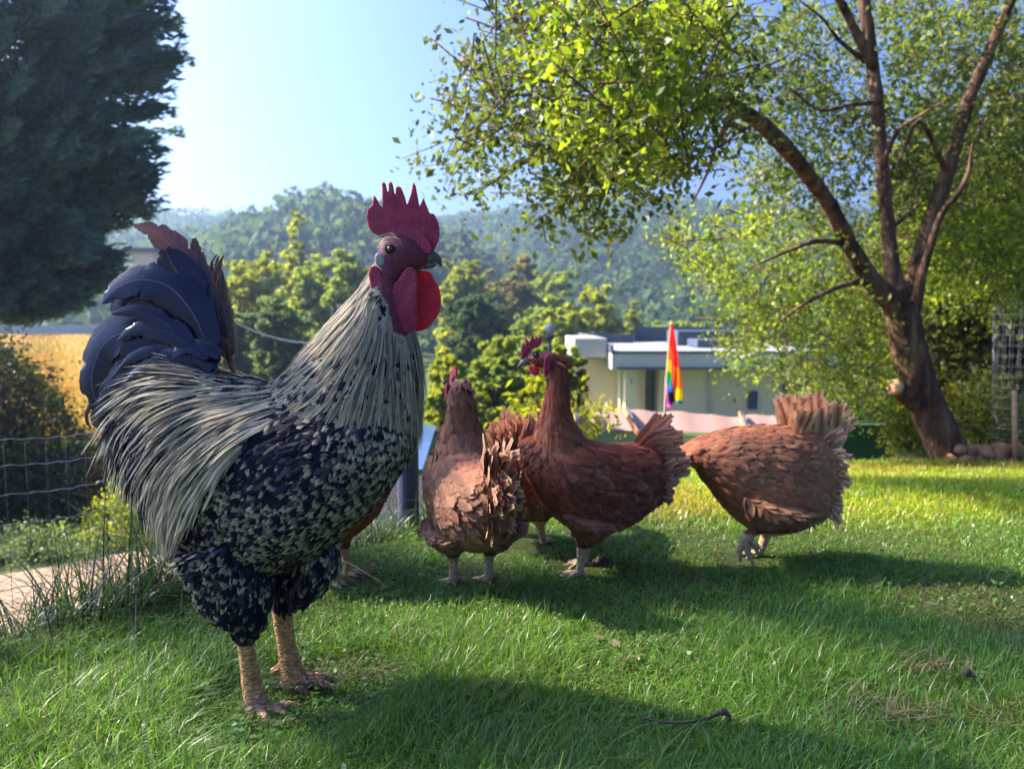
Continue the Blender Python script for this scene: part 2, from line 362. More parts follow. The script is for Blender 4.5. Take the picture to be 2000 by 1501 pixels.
# ---- the rooster
def make_rooster():
    foot = (535, 1391); Y = 1.07
    torso = [[(238, 790), (232, 830), 20], [(285, 735), (262, 915), 55], [(345, 715), (318, 1000), 90], [(400, 712), (362, 1070), 115], [(460, 735), (430, 1110), 135],
             [(530, 747), (520, 1122), 150], [(600, 750), (600, 1095), 155], [(670, 750), (668, 1045), 148], [(730, 760), (730, 990), 125], [(780, 780), (775, 935), 92], [(806, 810), (803, 870), 50]]
    neck = [[(545, 745), (800, 900), 118], [(575, 715), (818, 830), 108], [(612, 672), (821, 752), 92], [(662, 613), (817, 690), 74], [(704, 562), (808, 640), 57], [(728, 524), (800, 605), 46],
            [(740, 492), (792, 575), 38], [(748, 474), (800, 552), 34]]
    head = [[(738, 480), (748, 535), 22], [(752, 463), (758, 555), 34], [(772, 459), (775, 562), 37], [(795, 463), (797, 552), 35], [(815, 474), (815, 535), 27], [(832, 488), (829, 525), 17], [(838, 497), (836, 518), 10]]
    limbs = [[(445, 1040, -60, 78), (478, 1136, -50, 72), (494, 1192, -44, 44), (493, 1228, -42, 20), (496, 1262, -40, 16.5), (503, 1310, -40, 19), (512, 1350, -40, 23), (520, 1378, -40, 26), (524, 1390, -40, 18)],
             [(560, 1040, 60, 80), (586, 1112, 52, 64), (562, 1163, 46, 50), (545, 1198, 43, 30), (541, 1225, 42, 21), (548, 1280, 42, 20), (556, 1320, 42, 23), (562, 1348, 42, 26), (566, 1368, 42, 18)]]
    def toe(a, b, la, lb, mid=None, r=9):
        m = mid or ((a[0] * .5 + b[0] * .5), (a[1] + b[1]) / 2 - 7)
        return [(a[0], a[1], la, r * 1.25), (m[0], m[1], (la + lb) / 2, r), (b[0], b[1], lb, r * .62), (b[0] + (b[0] - m[0]) * .22, b[1] + 5, lb * 1.02, r * .22)]
    limbs += [toe((525, 1364), (610, 1376), -40, -22), toe((524, 1366), (598, 1377), -42, -66), toe((520, 1366), (556, 1377), -44, -100), toe((514, 1364), (476, 1378), -38, -28, r=8),
              toe((566, 1352), (655, 1372), 40, 48), toe((566, 1350), (640, 1364), 42, 80), toe((562, 1354), (610, 1384), 40, 10), toe((556, 1352), (522, 1376), 42, 50, r=7)]
    limbs += [[(520, 1330, 30, 9), (548, 1318, 42, 12)], [(512, 1330, -34, 8), (500, 1328, -18, 6), (494, 1320, -6, 2)]]
    # far foot stands a little higher in the picture because it is farther away: bring both to the ground
    b = Bird(Y, foot, [torso, neck, head], limbs)
    b.V[:, 2] = np.maximum(b.V[:, 2], -.004); b.lid = M['faceskin']
    root = empty('rooster', b.foot, 0, 'big rooster with silvery neck hackles, mottled dark breast and blue black tail', 'rooster')
    navy = np.array([.011, .011, .028]); cream = np.array([.76, .66, .46]); grey = np.array([.64, .57, .47])
    FACE = [(738, 474), (735, 498), (733, 535), (750, 575), (766, 600), (778, 650), (800, 660), (850, 560), (850, 480), (790, 440), (752, 455)]
    def bc(q, v):
        c = np.tile(navy, (len(q), 1)); hk = (q[:, 1] < 760) & (q[:, 0] > 480); c[hk] = grey * .45
        sh = v[:, 2] < b.l(0, 1242)[2]; sh |= (v[:, 2] < b.l(0, 1206)[2]) & (v[:, 1] > 0); c[sh] = (.66, .33, .12)
        lo = v[:, 2] < b.l(0, 1335)[2]; c[lo] = (.60, .30, .20)
        fc = inpoly(q, FACE); c[fc] = (.13, .016, .035)
        return c
    def mi(q, v):
        m = np.zeros(len(q), dtype=int); sh = v[:, 2] < b.l(0, 1242)[2]; sh |= (v[:, 2] < b.l(0, 1206)[2]) & (v[:, 1] > 0); m[sh] = 1
        m[inpoly(q, FACE)] = 2; return m
    b.body(root, bc, mi)
    G = np.array([(745, 475, -.7, .7), (735, 520, -.5, .85), (700, 560, -.62, .78), (640, 640, -.68, .73), (745, 600, -.22, .97), (800, 650, -.02, 1), (822, 750, -.05, 1), (700, 700, -.45, .88), (600, 720, -.72, .68),
                  (620, 790, -.75, .6), (720, 780, -.3, .95), (780, 780, -.1, 1), (540, 770, -.75, .66), (520, 735, -.9, .4), (460, 740, -.95, .3), (400, 715, -.95, .2), (340, 730, -.9, .4), (285, 790, -.65, .76), (250, 860, -.25, .97), (330, 850, -.5, .87),
                  (400, 820, -.7, .7), (450, 850, -.6, .8), (480, 920, -.45, .9), (400, 950, -.35, .94), (350, 1000, -.15, 1), (600, 870, -.85, .5), (520, 960, -.75, .6), (780, 850, -.25, .97), (800, 900, -.5, .87), (730, 950, -.75, .65), (650, 990, -.88, .45),
                  (560, 1010, -.9, .42), (450, 1040, -.75, .65), (390, 1080, -.5, .86), (500, 1140, -.3, .95), (600, 1120, -.45, .9), (490, 1220, .05, 1), (555, 1190, 0, 1), (320, 1050, .1, 1)], dtype=float)
    face = FACE
    legs = lambda q, v: (v[:, 2] < b.l(0, 1222)[2]) | ((v[:, 2] < b.l(0, 1185)[2]) & (v[:, 1] > .01))
    HK = [(700, 470), (748, 450), (742, 500), (740, 570), (765, 620), (835, 600), (838, 770), (790, 775), (690, 770), (590, 775), (540, 800), (500, 760), (540, 730), (600, 650)]
    CAPE = [(430, 730), (560, 690), (610, 770), (560, 830), (490, 880), (430, 950), (370, 990), (345, 930), (400, 820)]
    SAD = [(540, 720), (430, 690), (330, 700), (250, 740), (218, 830), (240, 920), (320, 930), (400, 850), (470, 790)]
    def creamf(q):
        g = lambda x, y, r: np.exp(-((q[:, 0] - x) ** 2 + (q[:, 1] - y) ** 2) / r ** 2)
        f = .64 + .36 * g(790, 850, 100) + .22 * g(770, 890, 110) + .32 * g(600, 1010, 110) - .62 * g(560, 850, 75) - .5 * g(650, 860, 60) - .55 * g(300, 1000, 80) - .45 * g(500, 1180, 85) - .35 * g(330, 1080, 80) - .4 * g(600, 1150, 60)
        return np.clip(f, .03, .88)
    # soft mottled body plumage
    p, n = b.sample(30000, lambda q, v: 1.0 * ~(inpoly(q, face) | legs(q, v) | (inpoly(q, HK) & (q[:, 1] < 690))))
    def cbody(q, t, u, N):
        cf = np.clip(creamf(q) * .92, 0, .92)[:, None, None, None]; r = rng.random((N, 1, 1, 1)); on = (r < cf) * 1.0
        tt = t[None, :, None, None]; uu = np.abs(u)[None, None, :, None]; band = ((tt > .5) & ((uu > .3) | (tt > .7))) * 1.0
        m = on * band * rng.uniform(.55, 1, (N, len(t), len(u), 1)); return np.clip((navy * rng.uniform(.6, 1.5, (N, 1, 1, 1)) + cream * .07 * (rng.random((N, 1, 1, 1)) < .22)) * (1 - m) + cream * .80 * rng.uniform(.35, 1.1, (N, 1, 1, 1)) * m, 0, 1)
    b.plume('body_plumage', root, p, n, .018, .0068, G, cbody, M['feather'], lift=.16, curl=.10, nu=5, nv=7, prof='round', jag=.35, spread=.3)
    # long lancets over the saddle
    p, n = b.sample(26000, lambda q, v: .42 * inpoly(q, SAD))
    def csad(q, t, u, N):
        on = (rng.random((N, 1, 1, 1)) < .46) * 1.0; tt = t[None, :, None, None]; uu = np.abs(u)[None, None, :, None]
        m = on * ((uu > .35) | (tt > .6)) * np.clip((tt - .12) * 4, 0, 1) * rng.uniform(.7, 1, (N, 1, 1, 1)); return navy * (1 - m) + cream * m
    b.plume('saddle_plumage', root, p, n, .085, .0045, G, csad, M['feather'], lift=.12, curl=.06, nu=5, nv=10, jag=.12, spread=.10, sag=.12)
    p, n = b.sample(22000, lambda q, v: .55 * inpoly(q, CAPE))
    def chk(dk):
        def f(q, t, u, N):
            tt = t[None, :, None, None]; uu = np.abs(u)[None, None, :, None]; r = rng.random((N, 1, 1, 1))
            m = np.clip(.42 + (uu > .3) * .58 + (tt > .75) * .4, 0, 1) * np.where(r < dk, .4, 1) * rng.uniform(.7, 1, (N, len(t), 1, 1))
            return navy * 1.5 * (1 - m) + (cream * .7 + grey * .3) * np.array([.95, .93, .86]) * rng.uniform(.75, 1.15, (N, 1, 1, 1)) * m
        return f
    b.plume('cape_plumage', root, p, n, .085, .0042, G, chk(.25), M['feather'], lift=.14, curl=.07, nu=5, nv=10, jag=.15, spread=.09, sag=.05)
    p, n = b.sample(48000, lambda q, v: .8 * (inpoly(q, HK) & ~inpoly(q, face)))
    b.plume('neck_hackle', root, p, n, .072, .0030, G, chk(.22), M['feather'], lift=.07, curl=.08, nu=3, nv=10, jag=.2, spread=.08)
    # crown tuft and short cheek bristles
    p, n = b.sample(9000, lambda q, v: 1.0 * ((q[:, 0] < 790) & (q[:, 0] > 725) & (q[:, 1] < 475)))
    b.plume('crown_tuft', root, p, n, .017, .0016, np.array([(760, 460, -.95, -.1), (735, 480, -.7, .6)], float), lambda q, t, u, N: cream * rng.uniform(.5, 1.1, (N, len(t), len(u), 1)), M['feather'], lift=.2, curl=.2, nu=3, nv=4, spread=.35)
    p, n = b.sample(30000, lambda q, v: .12 * ((q[:, 0] > 740) & (q[:, 1] > 500) & (q[:, 1] < 580)))
    b.plume('cheek_bristles', root, p, n, .008, .0006, np.array([(760, 510, -.8, .4), (800, 560, -.4, .9)], float), lambda q, t, u, N: np.broadcast_to(grey * .7, (N, len(t), len(u), 3)), M['feather'], lift=.3, curl=.1, nu=3, nv=3, spread=.3)
    # comb
    comb = [(718, 412), (729, 402), (730, 384), (734, 388), (741, 402), (748, 410), (746, 362), (748, 358), (753, 361), (757, 378), (760, 387), (759, 362), (763, 356.5), (767, 362), (771, 384), (774, 403), (773, 372), (777, 366), (784, 370), (791, 388), (795, 406), (803, 382),
            (806, 362), (808.5, 359), (812, 366), (816, 388), (819, 407), (825, 396), (826.5, 389), (830, 396), (836, 412), (840, 420), (848, 421), (854, 432), (858, 447), (858.5, 461), (855, 475), (848, 491), (838, 496), (820, 484), (795, 474), (770, 464), (745, 466), (738, 462), (728, 458), (720, 446), (717, 428)]
    b.slab('comb', root, comb, 0, 13, M['comb'], thin_top=.45, bulge=.3, vox=.0008, sm=2, rnd=False)
    b.slab('comb_base', root, [(762, 470), (768, 448), (790, 440), (820, 452), (842, 478), (842, 500), (815, 492), (785, 480)], 0, 34, M['comb'], thin_top=.35)
    # beak: two mandibles
    bk = MB(); q = [(815, 506, 13), (830, 505, 14), (843, 504, 12), (853, 508, 8.5), (859, 516, 4.5), (861, 524, 1.2)]
    bk.tube([b.l(x, y) for x, y, r in q], [r * b.k for _, _, r in q], ns=14, n=18, flat=.75); beak = bk.build('beak', M['beak'], root)
    lm = MB(); q = [(812, 518, 9), (828, 520, 8.5), (842, 520, 7), (852, 520, 3)]
    lm.tube([b.l(x, y) for x, y, r in q], [r * b.k for _, _, r in q], ns=12, n=12, flat=.85); lm.build('lower_mandible', M['beak'], beak)
    # wattles, ear lobe, lappet
    b.slab('wattle', root, [(812, 530), (836, 532), (846, 545), (857, 568), (860, 592), (857, 612), (846, 630), (830, 645), (812, 650), (800, 640), (806, 600), (806, 560)], 13, 9, M['wattle'], lean=.05, bulge=.5)  # far wattle: backlight put into its brighter red skin
    b.slab('wattle', root, [(786, 548), (800, 528), (816, 532), (820, 556), (818, 600), (820, 630), (814, 647), (798, 651), (780, 641), (770, 618), (768, 590), (774, 566)], -40, 12, M['comb'], lean=.04, bulge=.6)  # near wattle: its shade put into colour with the darker comb skin
    b.slab('ear_lappet', root, [(727, 540), (731, 528), (740, 524), (749, 532), (756, 548), (760, 566), (761, 582), (757, 592), (748, 588), (739, 578), (731, 562)], -41, 8, M['comb'], lean=.04, bulge=.5)
    b.slab('ear_lobe', root, [(738, 505), (745, 499), (756, 508), (757, 520), (749, 526), (740, 520)], -33, 7, M['lobe'], bulge=.6)
    b.eye(root, 767, 492, 33.5, 6.6)
    # tail: sickles and main feathers
    bl = (.007, .010, .046); br = (.035, .020, .026); pink = (.30, .13, .11); dk = (.005, .006, .022); rim = (.11, .07, .07)
    TF = [ # points, widths, lateral, colours, tilt, jag
        ([(415, 705), (398, 640), (372, 565), (352, 512), (325, 474), (297, 453), (262, 443)], [50, 76, 84, 70, 48, 30, 5], 0, (bl, (.22, .11, .10), rim), .15, .05),
        ([(410, 720), (400, 660), (378, 600), (358, 548), (340, 515), (330, 492)], [50, 80, 88, 74, 50, 18], -14, (bl, dk, bl), .1, .03),
        ([(435, 700), (420, 640), (402, 590), (388, 540), (380, 500), (374, 468)], [40, 54, 56, 44, 26, 8], 10, (br, br, rim), .0, .1),
        ([(420, 690), (390, 620), (350, 570), (310, 552), (270, 553), (236, 572), (213, 596)], [60, 84, 84, 72, 54, 36, 4], -26, (bl, bl, dk), .35, .03),
        ([(420, 700), (370, 640), (320, 600), (280, 585), (252, 600), (244, 640)], [70, 100, 96, 84, 66, 30], -8, (bl, dk, br), .2, .03),
        ([(410, 700), (350, 650), (300, 620), (262, 622), (240, 660), (232, 700)], [70, 100, 92, 78, 60, 30], -18, (bl, bl, dk), .4, .03),
        ([(400, 705), (330, 668), (270, 650), (226, 668), (204, 708), (198, 752), (212, 800)], [70, 92, 88, 72, 60, 50, 22], -34, (bl, bl, br), .3, .03),
        ([(395, 715), (320, 690), (262, 680), (228, 705), (214, 750), (222, 800), (240, 835)], [70, 90, 90, 80, 64, 50, 16], -22, (dk, bl, dk), .45, .03),
        ([(390, 725), (320, 715), (275, 720), (245, 750), (232, 790), (236, 830)], [60, 86, 84, 70, 56, 20], -40, (bl, dk, dk), .3, .03),
        ([(300, 780), (262, 768), (232, 775), (205, 778), (185, 790), (175, 808), (176, 826), (184, 838)], [20, 26, 24, 18, 12, 10, 7, 2], -10, (br, br, rim), .2, .1),
        ([(300, 790), (262, 782), (235, 784), (215, 792), (202, 808), (200, 826), (212, 832)], [30, 36, 34, 32, 26, 16, 3], -22, (br, br, rim), .1, .08),
        ([(290, 770), (250, 752), (220, 752), (200, 760), (188, 757), (181, 752)], [30, 40, 36, 26, 16, 4], -5, (dk, br, rim), 0, .2),
        ([(320, 660), (268, 630), (240, 612), (226, 600), (217, 594)], [40, 46, 36, 24, 5], 14, (br, br, rim), 0, .25),
        ([(320, 680), (262, 655), (232, 640), (216, 630), (208, 622)], [40, 44, 34, 24, 4], 20, (br, br, rim), 0, .25),
        ([(300, 700), (245, 685), (214, 674), (198, 665), (189, 655)], [40, 40, 30, 18, 3], 24, (br, br, rim), 0, .2),
        ([(440, 700), (424, 620), (418, 560), (421, 520), (430, 500)], [26, 36, 26, 12, 2], 18, (br, br, (.3, .25, .15)), 0, .1),
        ([(440, 700), (420, 610), (414, 550), (414, 515), (419, 500)], [20, 26, 14, 8, 2], 24, (br, br, (.3, .25, .15)), 0, .1),
        ([(445, 700), (434, 640), (426, 590), (426, 555), (429, 530)], [30, 44, 36, 20, 2], 14, (br, br, (.35, .3, .18)), 0, .08),
        ([(440, 690), (418, 600), (406, 545), (402, 515), (412, 497)], [20, 22, 12, 6, 2], 30, (br, br, (.3, .25, .15)), 0, .1),
        ([(455, 735), (446, 705), (442, 680), (436, 668), (430, 664)], [8, 14, 14, 10, 4], 6, (br, (.2, .13, .12), rim), 0, .3)]
    for pts, wd, lat, cols, tl, jg in TF:
        b.ribbon('tail_feather', root, pts, wd, lat, M['tail'], cols, tilt=tl, jag=jg * 2.2, nv=44, shaft=(.16, .12, .12))
    for i in range(16):
        a = rng.uniform(.15, 1.25); ln = rng.uniform(120, 210); x, y = rng.uniform(395, 430), rng.uniform(680, 720); bend = rng.uniform(.5, 1.1)
        pts = [(x, y)]
        for q in range(5): pts.append((pts[-1][0] - math.cos(a) * ln / 5, pts[-1][1] - math.sin(a) * ln / 5)); a -= bend / 5 * (1 + q * .35)
        b.ribbon('tail_feather', root, pts, [26, 40, 44, 38, 26, 3], rng.uniform(-46, 6), M['tail'], (bl, dk, (.03, .03, .06)), tilt=rng.uniform(.1, .6), jag=.12, nv=26, shaft=(.05, .05, .07))
    # smaller curved coverts at the tail base
    for i in range(34):
        x = rng.uniform(330, 450); y = rng.uniform(690, 740); ln = rng.uniform(60, 130); a = rng.uniform(.1, .8)
        pts = [(x, y), (x - ln * .4, y - ln * (.30 - .2 * a)), (x - ln * .8, y - ln * (.28 - .5 * a)), (x - ln * 1.1, y + ln * (.05 + .4 * a))]
        b.ribbon('tail_covert', root, pts, [14, 22, 18, 2], rng.uniform(-52, -30), M['tail'], (bl, dk, (.03, .035, .06)), nv=14, nu=9, tilt=rng.uniform(.2, .7), shaft=(.03, .03, .05), jag=.25)
    return root
# ---- the hens
HB = np.array([.27, .080, .042]); HC = np.array([.60, .43, .30]); HD = np.array([.045, .016, .018])
def hen(kind, name_label, loc, rz, warp=None, tone=(1, 1, 1), pale=.0, scale=1.0):
    tone = np.array(tone)
    if kind == 'up':
        Y = 1.67; foot = (1130, 1113)
        torso = [[(1280, 872), (1290, 905), 14], [(1255, 862), (1280, 968), 45], [(1215, 862), (1245, 1014), 70], [(1165, 857), (1195, 1036), 84], [(1125, 845), (1150, 1038), 86], [(1090, 840), (1100, 1020), 82], [(1062, 840), (1060, 982), 70], [(1035, 850), (1032, 930), 46], [(1022, 868), (1021, 895), 16]]
        neck = [[(1150, 862), (1030, 885), 60], [(1122, 810), (1046, 835), 45], [(1117, 765), (1060, 775), 33], [(1112, 728), (1064, 732), 28], [(1102, 702), (1060, 722), 25]]
        head = [[(1098, 692), (1078, 728), 20], [(1080, 685), (1062, 727), 23], [(1055, 684), (1046, 722), 21], [(1040, 689), (1037, 713), 16], [(1031, 698), (1029, 709), 9]]
        limbs = [[(1150, 990, -42, 62), (1142, 1030, -38, 28), (1134, 1054, -34, 12), (1131, 1080, -34, 8.5), (1129, 1104, -34, 9.5)],
                 [(1165, 990, 42, 60), (1158, 1030, 38, 28), (1150, 1053, 34, 12), (1147, 1080, 34, 8.5), (1143, 1104, 34, 9.5)]]
        for x, la in ((1129, -34), (1143, 34)):
            limbs += [[(x, 1102, la, 7), (x - 22, 1104, la, 5), (x - 42, 1111, la, 3)], [(x, 1102, la, 6), (x - 18, 1104, la + 14, 4.5), (x - 34, 1111, la + 26, 3)], [(x, 1102, la, 6), (x - 18, 1104, la - 14, 4.5), (x - 34, 1111, la - 26, 3)], [(x, 1103, la, 5), (x + 20, 1110, la, 3)]]
        G = np.array([(1095, 700, .6, .7), (1090, 740, .15, 1), (1075, 800, -.02, 1), (1112, 800, .3, .95), (1050, 860, .15, .99), (1090, 870, .45, .88), (1150, 865, .9, .35), (1220, 865, .97, .1), (1100, 950, .75, .6), (1200, 940, .95, .25), (1050, 960, .5, .86), (1130, 1020, .5, .8), (1230, 1020, .85, .45), (1280, 900, .9, .0), (1140, 1060, 0, 1)], float)
        face = lambda q: (q[:, 0] < 1080) & (q[:, 1] < 738) & (q[:, 0] < 1086 - (q[:, 1] - 690) * .2) & (q[:, 1] > 686)
        zs, hackle = 1050, lambda q: (q[:, 1] < 850) & (q[:, 0] < 1150)
        wing = [(1085, 880), (1150, 875), (1240, 890), (1300, 930), (1270, 975), (1180, 985), (1110, 960)]
        comb = [(1020, 704), (1020, 685), (1023, 672), (1027, 680), (1029, 673), (1026, 661), (1030, 663), (1035, 671), (1039, 662), (1040, 652), (1044, 661), (1046, 668), (1049, 656), (1053, 665), (1055, 659), (1059, 662), (1060, 672), (1053, 680), (1040, 684), (1032, 698)]
        tails = []
        for _ in range(75): t = rng.random(); tails.append((1238 + 42 * t + rng.normal(0, 4), 866 + 62 * t + rng.normal(0, 4), 52 - 44 * t + rng.normal(0, 5), (98 - 34 * t) * rng.uniform(.55, 1.0), rng.uniform(13, 20)))
        for _ in range(34): t = rng.random(); tails.append((1276 + rng.normal(0, 3), 915 + 45 * t, 5 - 35 * t + rng.normal(0, 8), 34 * rng.uniform(.6, 1.1), rng.uniform(11, 16)))
        beak = [(1036, 706, 9), (1028, 708, 8), (1020, 713, 4.5), (1013, 720, 1)]; eye = (1048, 694, 22, 4.2)
        wat = [(1033, 717), (1045, 716), (1054, 720), (1054, 730), (1047, 734), (1038, 729)]; lob = [(1064, 698), (1072, 692), (1076, 704), (1072, 728), (1064, 736), (1062, 716)]
        fluff = [(1150, 1005, 55)]
    else:
        Y = 1.74; foot = (1492, 1093)
        torso = [[(1612, 860), (1622, 900), 14], [(1592, 832), (1610, 995), 50], [(1560, 826), (1575, 1030), 72], [(1520, 826), (1525, 1044), 86], [(1480, 828), (1475, 1042), 90], [(1435, 832), (1428, 1004), 84], [(1395, 842), (1386, 952), 66], [(1355, 858), (1350, 905), 44], [(1328, 870), (1330, 900), 28]]
        neck = [[(1365, 852), (1362, 908), 42], [(1330, 868), (1335, 908), 32], [(1300, 880), (1316, 918), 27], [(1276, 902), (1300, 934), 24], [(1262, 932), (1290, 950), 21]]
        head = [[(1262, 925), (1288, 938), 15], [(1256, 940), (1290, 955), 20], [(1256, 960), (1284, 972), 18], [(1262, 976), (1274, 982), 9]]
        limbs = [[(1490, 960, -45, 72), (1480, 1000, -40, 42), (1476, 1016, -38, 14), (1464, 1022, -38, 10), (1450, 1030, -38, 10), (1441, 1042, -38, 9)],
                 [(1530, 960, 40, 66), (1522, 1010, 38, 36), (1512, 1040, 36, 14), (1506, 1056, 36, 10), (1498, 1076, 36, 9.5), (1490, 1088, 36, 11)],
                 [(1441, 1040, -38, 8), (1434, 1058, -38, 6), (1437, 1082, -38, 3)], [(1444, 1040, -38, 8), (1450, 1062, -42, 6), (1460, 1088, -44, 2.5)], [(1446, 1040, -34, 8), (1464, 1052, -30, 6), (1474, 1072, -28, 2.5)], [(1450, 1036, -40, 6), (1462, 1042, -52, 4), (1470, 1056, -56, 2)]]
        x = 1489
        limbs += [[(x, 1086, 36, 7), (x - 22, 1086, 36, 5), (x - 40, 1092, 36, 3)], [(x, 1086, 36, 6), (x - 16, 1087, 50, 4.5), (x - 30, 1092, 62, 3)], [(x, 1086, 36, 6), (x - 16, 1087, 22, 4.5), (x - 30, 1092, 8, 3)], [(x, 1087, 36, 5), (x + 18, 1092, 36, 3)]]
        G = np.array([(1330, 880, .85, -.1), (1380, 850, .95, 0), (1450, 840, .95, .1), (1530, 835, .9, -.1), (1360, 900, .9, .4), (1430, 920, .9, .4), (1500, 900, .95, .2), (1580, 900, .8, .2), (1480, 990, .5, .85), (1560, 980, .8, .5), (1600, 940, .7, .6), (1510, 1040, 0, 1), (1280, 920, .6, -.7)], float)
        face = lambda q: (q[:, 1] > 945) & (q[:, 0] < 1285); zs, hackle = 1024, lambda q: q[:, 0] < 1370
        wing = [(1400, 850), (1500, 850), (1585, 870), (1600, 900), (1540, 925), (1440, 925), (1395, 900)]
        comb = [(1254, 935), (1246, 940), (1240, 948), (1246, 952), (1240, 960), (1247, 964), (1243, 972), (1250, 976), (1258, 975), (1260, 940)]
        tails = []
        for _ in range(120): t = rng.random(); tails.append((1540 + 66 * t + rng.normal(0, 4), 850 + 22 * t + rng.normal(0, 10), 92 - 26 * t + rng.normal(0, 6), (86 - 30 * abs(t - .55)) * rng.uniform(.6, 1.0), rng.uniform(18, 28)))
        for _ in range(110): t = rng.random(); tails.append((1600 + rng.normal(0, 5) - 12 * max(0, t - .6), 850 + 140 * t, 62 - 95 * t + rng.normal(0, 10), 32 * rng.uniform(.6, 1.1), rng.uniform(13, 20)))
        beak = [(1266, 972, 8), (1264, 982, 6), (1268, 994, 1)]; eye = (1268, 958, 19, 4)
        wat = [(1270, 968), (1282, 962), (1290, 972), (1286, 984), (1276, 982)]; lob = [(1284, 940), (1292, 942), (1294, 956), (1286, 960)]
        fluff = []
    b = Bird(Y, foot, [torso, neck, head], limbs, warp, 6); b.V[:, 2] = np.maximum(b.V[:, 2], -.004); b.lid = M['faceskin']
    root = empty('hen', (loc[0], loc[1], .004), rz, name_label, 'hen', 'brown hens on the lawn'); root.scale = (scale,) * 3
    zsh = b.l(1130, zs + 2)[2]
    def bc(q, v):
        c = np.tile(HB * .6 * tone, (len(q), 1)); c[v[:, 2] < zsh] = (.62, .42, .25); c[face(q)] = (.20, .03, .03); return c
    def mi(q, v):
        m = np.zeros(len(q), dtype=int); m[v[:, 2] < zsh] = 1; m[face(q)] = 2; return m
    b.body(root, bc, mi)
    def ch(q, t, u, N):
        tt = t[None, :, None, None]; uu = np.abs(u)[None, None, :, None]; r = rng.random((N, 1, 1, 1))
        low = np.clip((q[:, 1] - 940) / 80, 0, 1)[:, None, None, None]; w_ = inpoly(q, wing)[:, None, None, None]
        base = (HB * rng.uniform(.65, 1.25, (N, 1, 1, 1))) * (1 - .45 * w_) * (1 - pale) + HC * .7 * pale
        base = base * (1 - low * .5) + HC * .55 * low * .5 * rng.uniform(.6, 1.2, (N, 1, 1, 1))
        if kind == 'down':
            pr = np.clip((q[:, 0] - 1530) / 60, 0, 1) * .75 + .5 * np.exp(-((q[:, 0] - 1478) ** 2 + (q[:, 1] - 965) ** 2) / 60 ** 2) + .3 * (rng.random(N) < .25)
        else:
            pr = .35 * np.exp(-((q[:, 0] - 1085) ** 2 + (q[:, 1] - 850) ** 2) / 40 ** 2) + .3 * np.clip((q[:, 1] - 985) / 50, 0, 1) + .25 * (rng.random(N) < .15)
        pr = np.clip(pr, 0, .85)[:, None, None, None] * rng.uniform(.5, 1, (N, 1, 1, 1)); base = base * (1 - pr) + HC * np.array([.78, .66, .50]) * pr
        e = ((tt > .8) | (uu > .8)) * np.where(r < .4, .32, .08); c = base * (1 - e) + HC * .8 * e
        wt = (rng.random((N, 1, 1, 1)) < -1) * (tt > .4); return np.clip((c * (1 - wt) + np.array([.7, .68, .62]) * wt) * tone, 0, 1)
    noleg = lambda q, v: (v[:, 2] > zsh + .022) & ~face(q)
    p, n = b.sample(22000, lambda q, v: 1.0 * (noleg(q, v) & ~(hackle(q) & (q[:, 1] < 800))))
    b.plume('body_plumage', root, p, n, np.where(b.q(p)[:, 1] > 975, .016, .028), .013, G, ch, M['feather'], lift=.15 if kind == 'down' else .10, curl=.14, nu=5, nv=5, prof='round', jag=.16, spread=.25)
    if kind == 'up' or True:
        
        for sg in (-1, 1):
          p, n = b.sample(5000, lambda q, v: 1.0 * (inpoly(q, wing) & (v[:, 1] * sg > .02))); b.plume('wing', root, p, n, .048, .019, G, ch, M['feather'], lift=.05, curl=.12, nu=5, nv=6, prof='round', jag=.2, spread=.15)
    p, n = b.sample(16000, lambda q, v: 1.0 * (noleg(q, v) & hackle(q)))
    b.plume('neck_hackle', root, p, n, .030, .0052, G, ch, M['feather'], lift=.07, curl=.05, nu=3, nv=5, jag=.2, spread=.12)
    p, n = b.sample(12000, lambda q, v: 1.0 * (noleg(q, v) & (q[:, 1] > 940) & (v[:, 2] > zsh + .034)))
    b.plume('fluff', root, p, n, .017, .0026, G, ch, M['feather'], lift=.16, curl=.16, nu=3, nv=4, prof='lance', jag=.3, spread=.5)
    if kind == 'down':      # long soft pale fluff over the rump
        p, n = b.sample(9000, lambda q, v: 1.0 * ((q[:, 0] > 1545) & (q[:, 1] > 880) & noleg(q, v)))
        b.plume('rump_fluff', root, p, n, .032, .0045, G, lambda q, t, u, N: HC * np.array([1.0, .8, .58]) * rng.uniform(.45, 1.0, (N, 1, 1, 1)) * np.ones((N, len(t), len(u), 1)), M['feather'], lift=.35, curl=.25, nu=3, nv=5, jag=.25, spread=.5)
    V = []; Fq = []; Cc = []; nn = 0
    tip = HC * (1.15 if kind == 'up' else 1.35)
    for (x, y, a, ln, wd) in tails:
        a = R(a); cu = rng.uniform(-.25, .35); pts = [(x, y), (x + math.cos(a) * ln * .5, y - math.sin(a) * ln * .5), (x + math.cos(a - cu) * ln, y - math.sin(a - cu) * ln)]
        lat = rng.uniform(-42, 42) * (.6 if kind == 'up' else 1); o = b.ribbon('t', None, pts, [wd * .6, wd, wd * (.6 if kind == 'up' else .85)], lat * .6, M['feather'], ((HB * rng.uniform(.5, 1.1) if kind == 'up' else HC * rng.uniform(.5, 1.0)) * tone, tip * rng.uniform(.5, 1.05) * tone, tip * tone), nv=9, nu=5, jag=.16, lat2=lat * 1.25, tilt=rng.uniform(-.3, .3), cup=.04, shaft=tuple(HB))
        me = o.data; v = np.zeros(len(me.vertices) * 3, dtype=np.float32); me.vertices.foreach_get('co', v); cc = np.zeros(len(me.vertices) * 4, dtype=np.float32); me.color_attributes['Col'].data.foreach_get('color', cc)
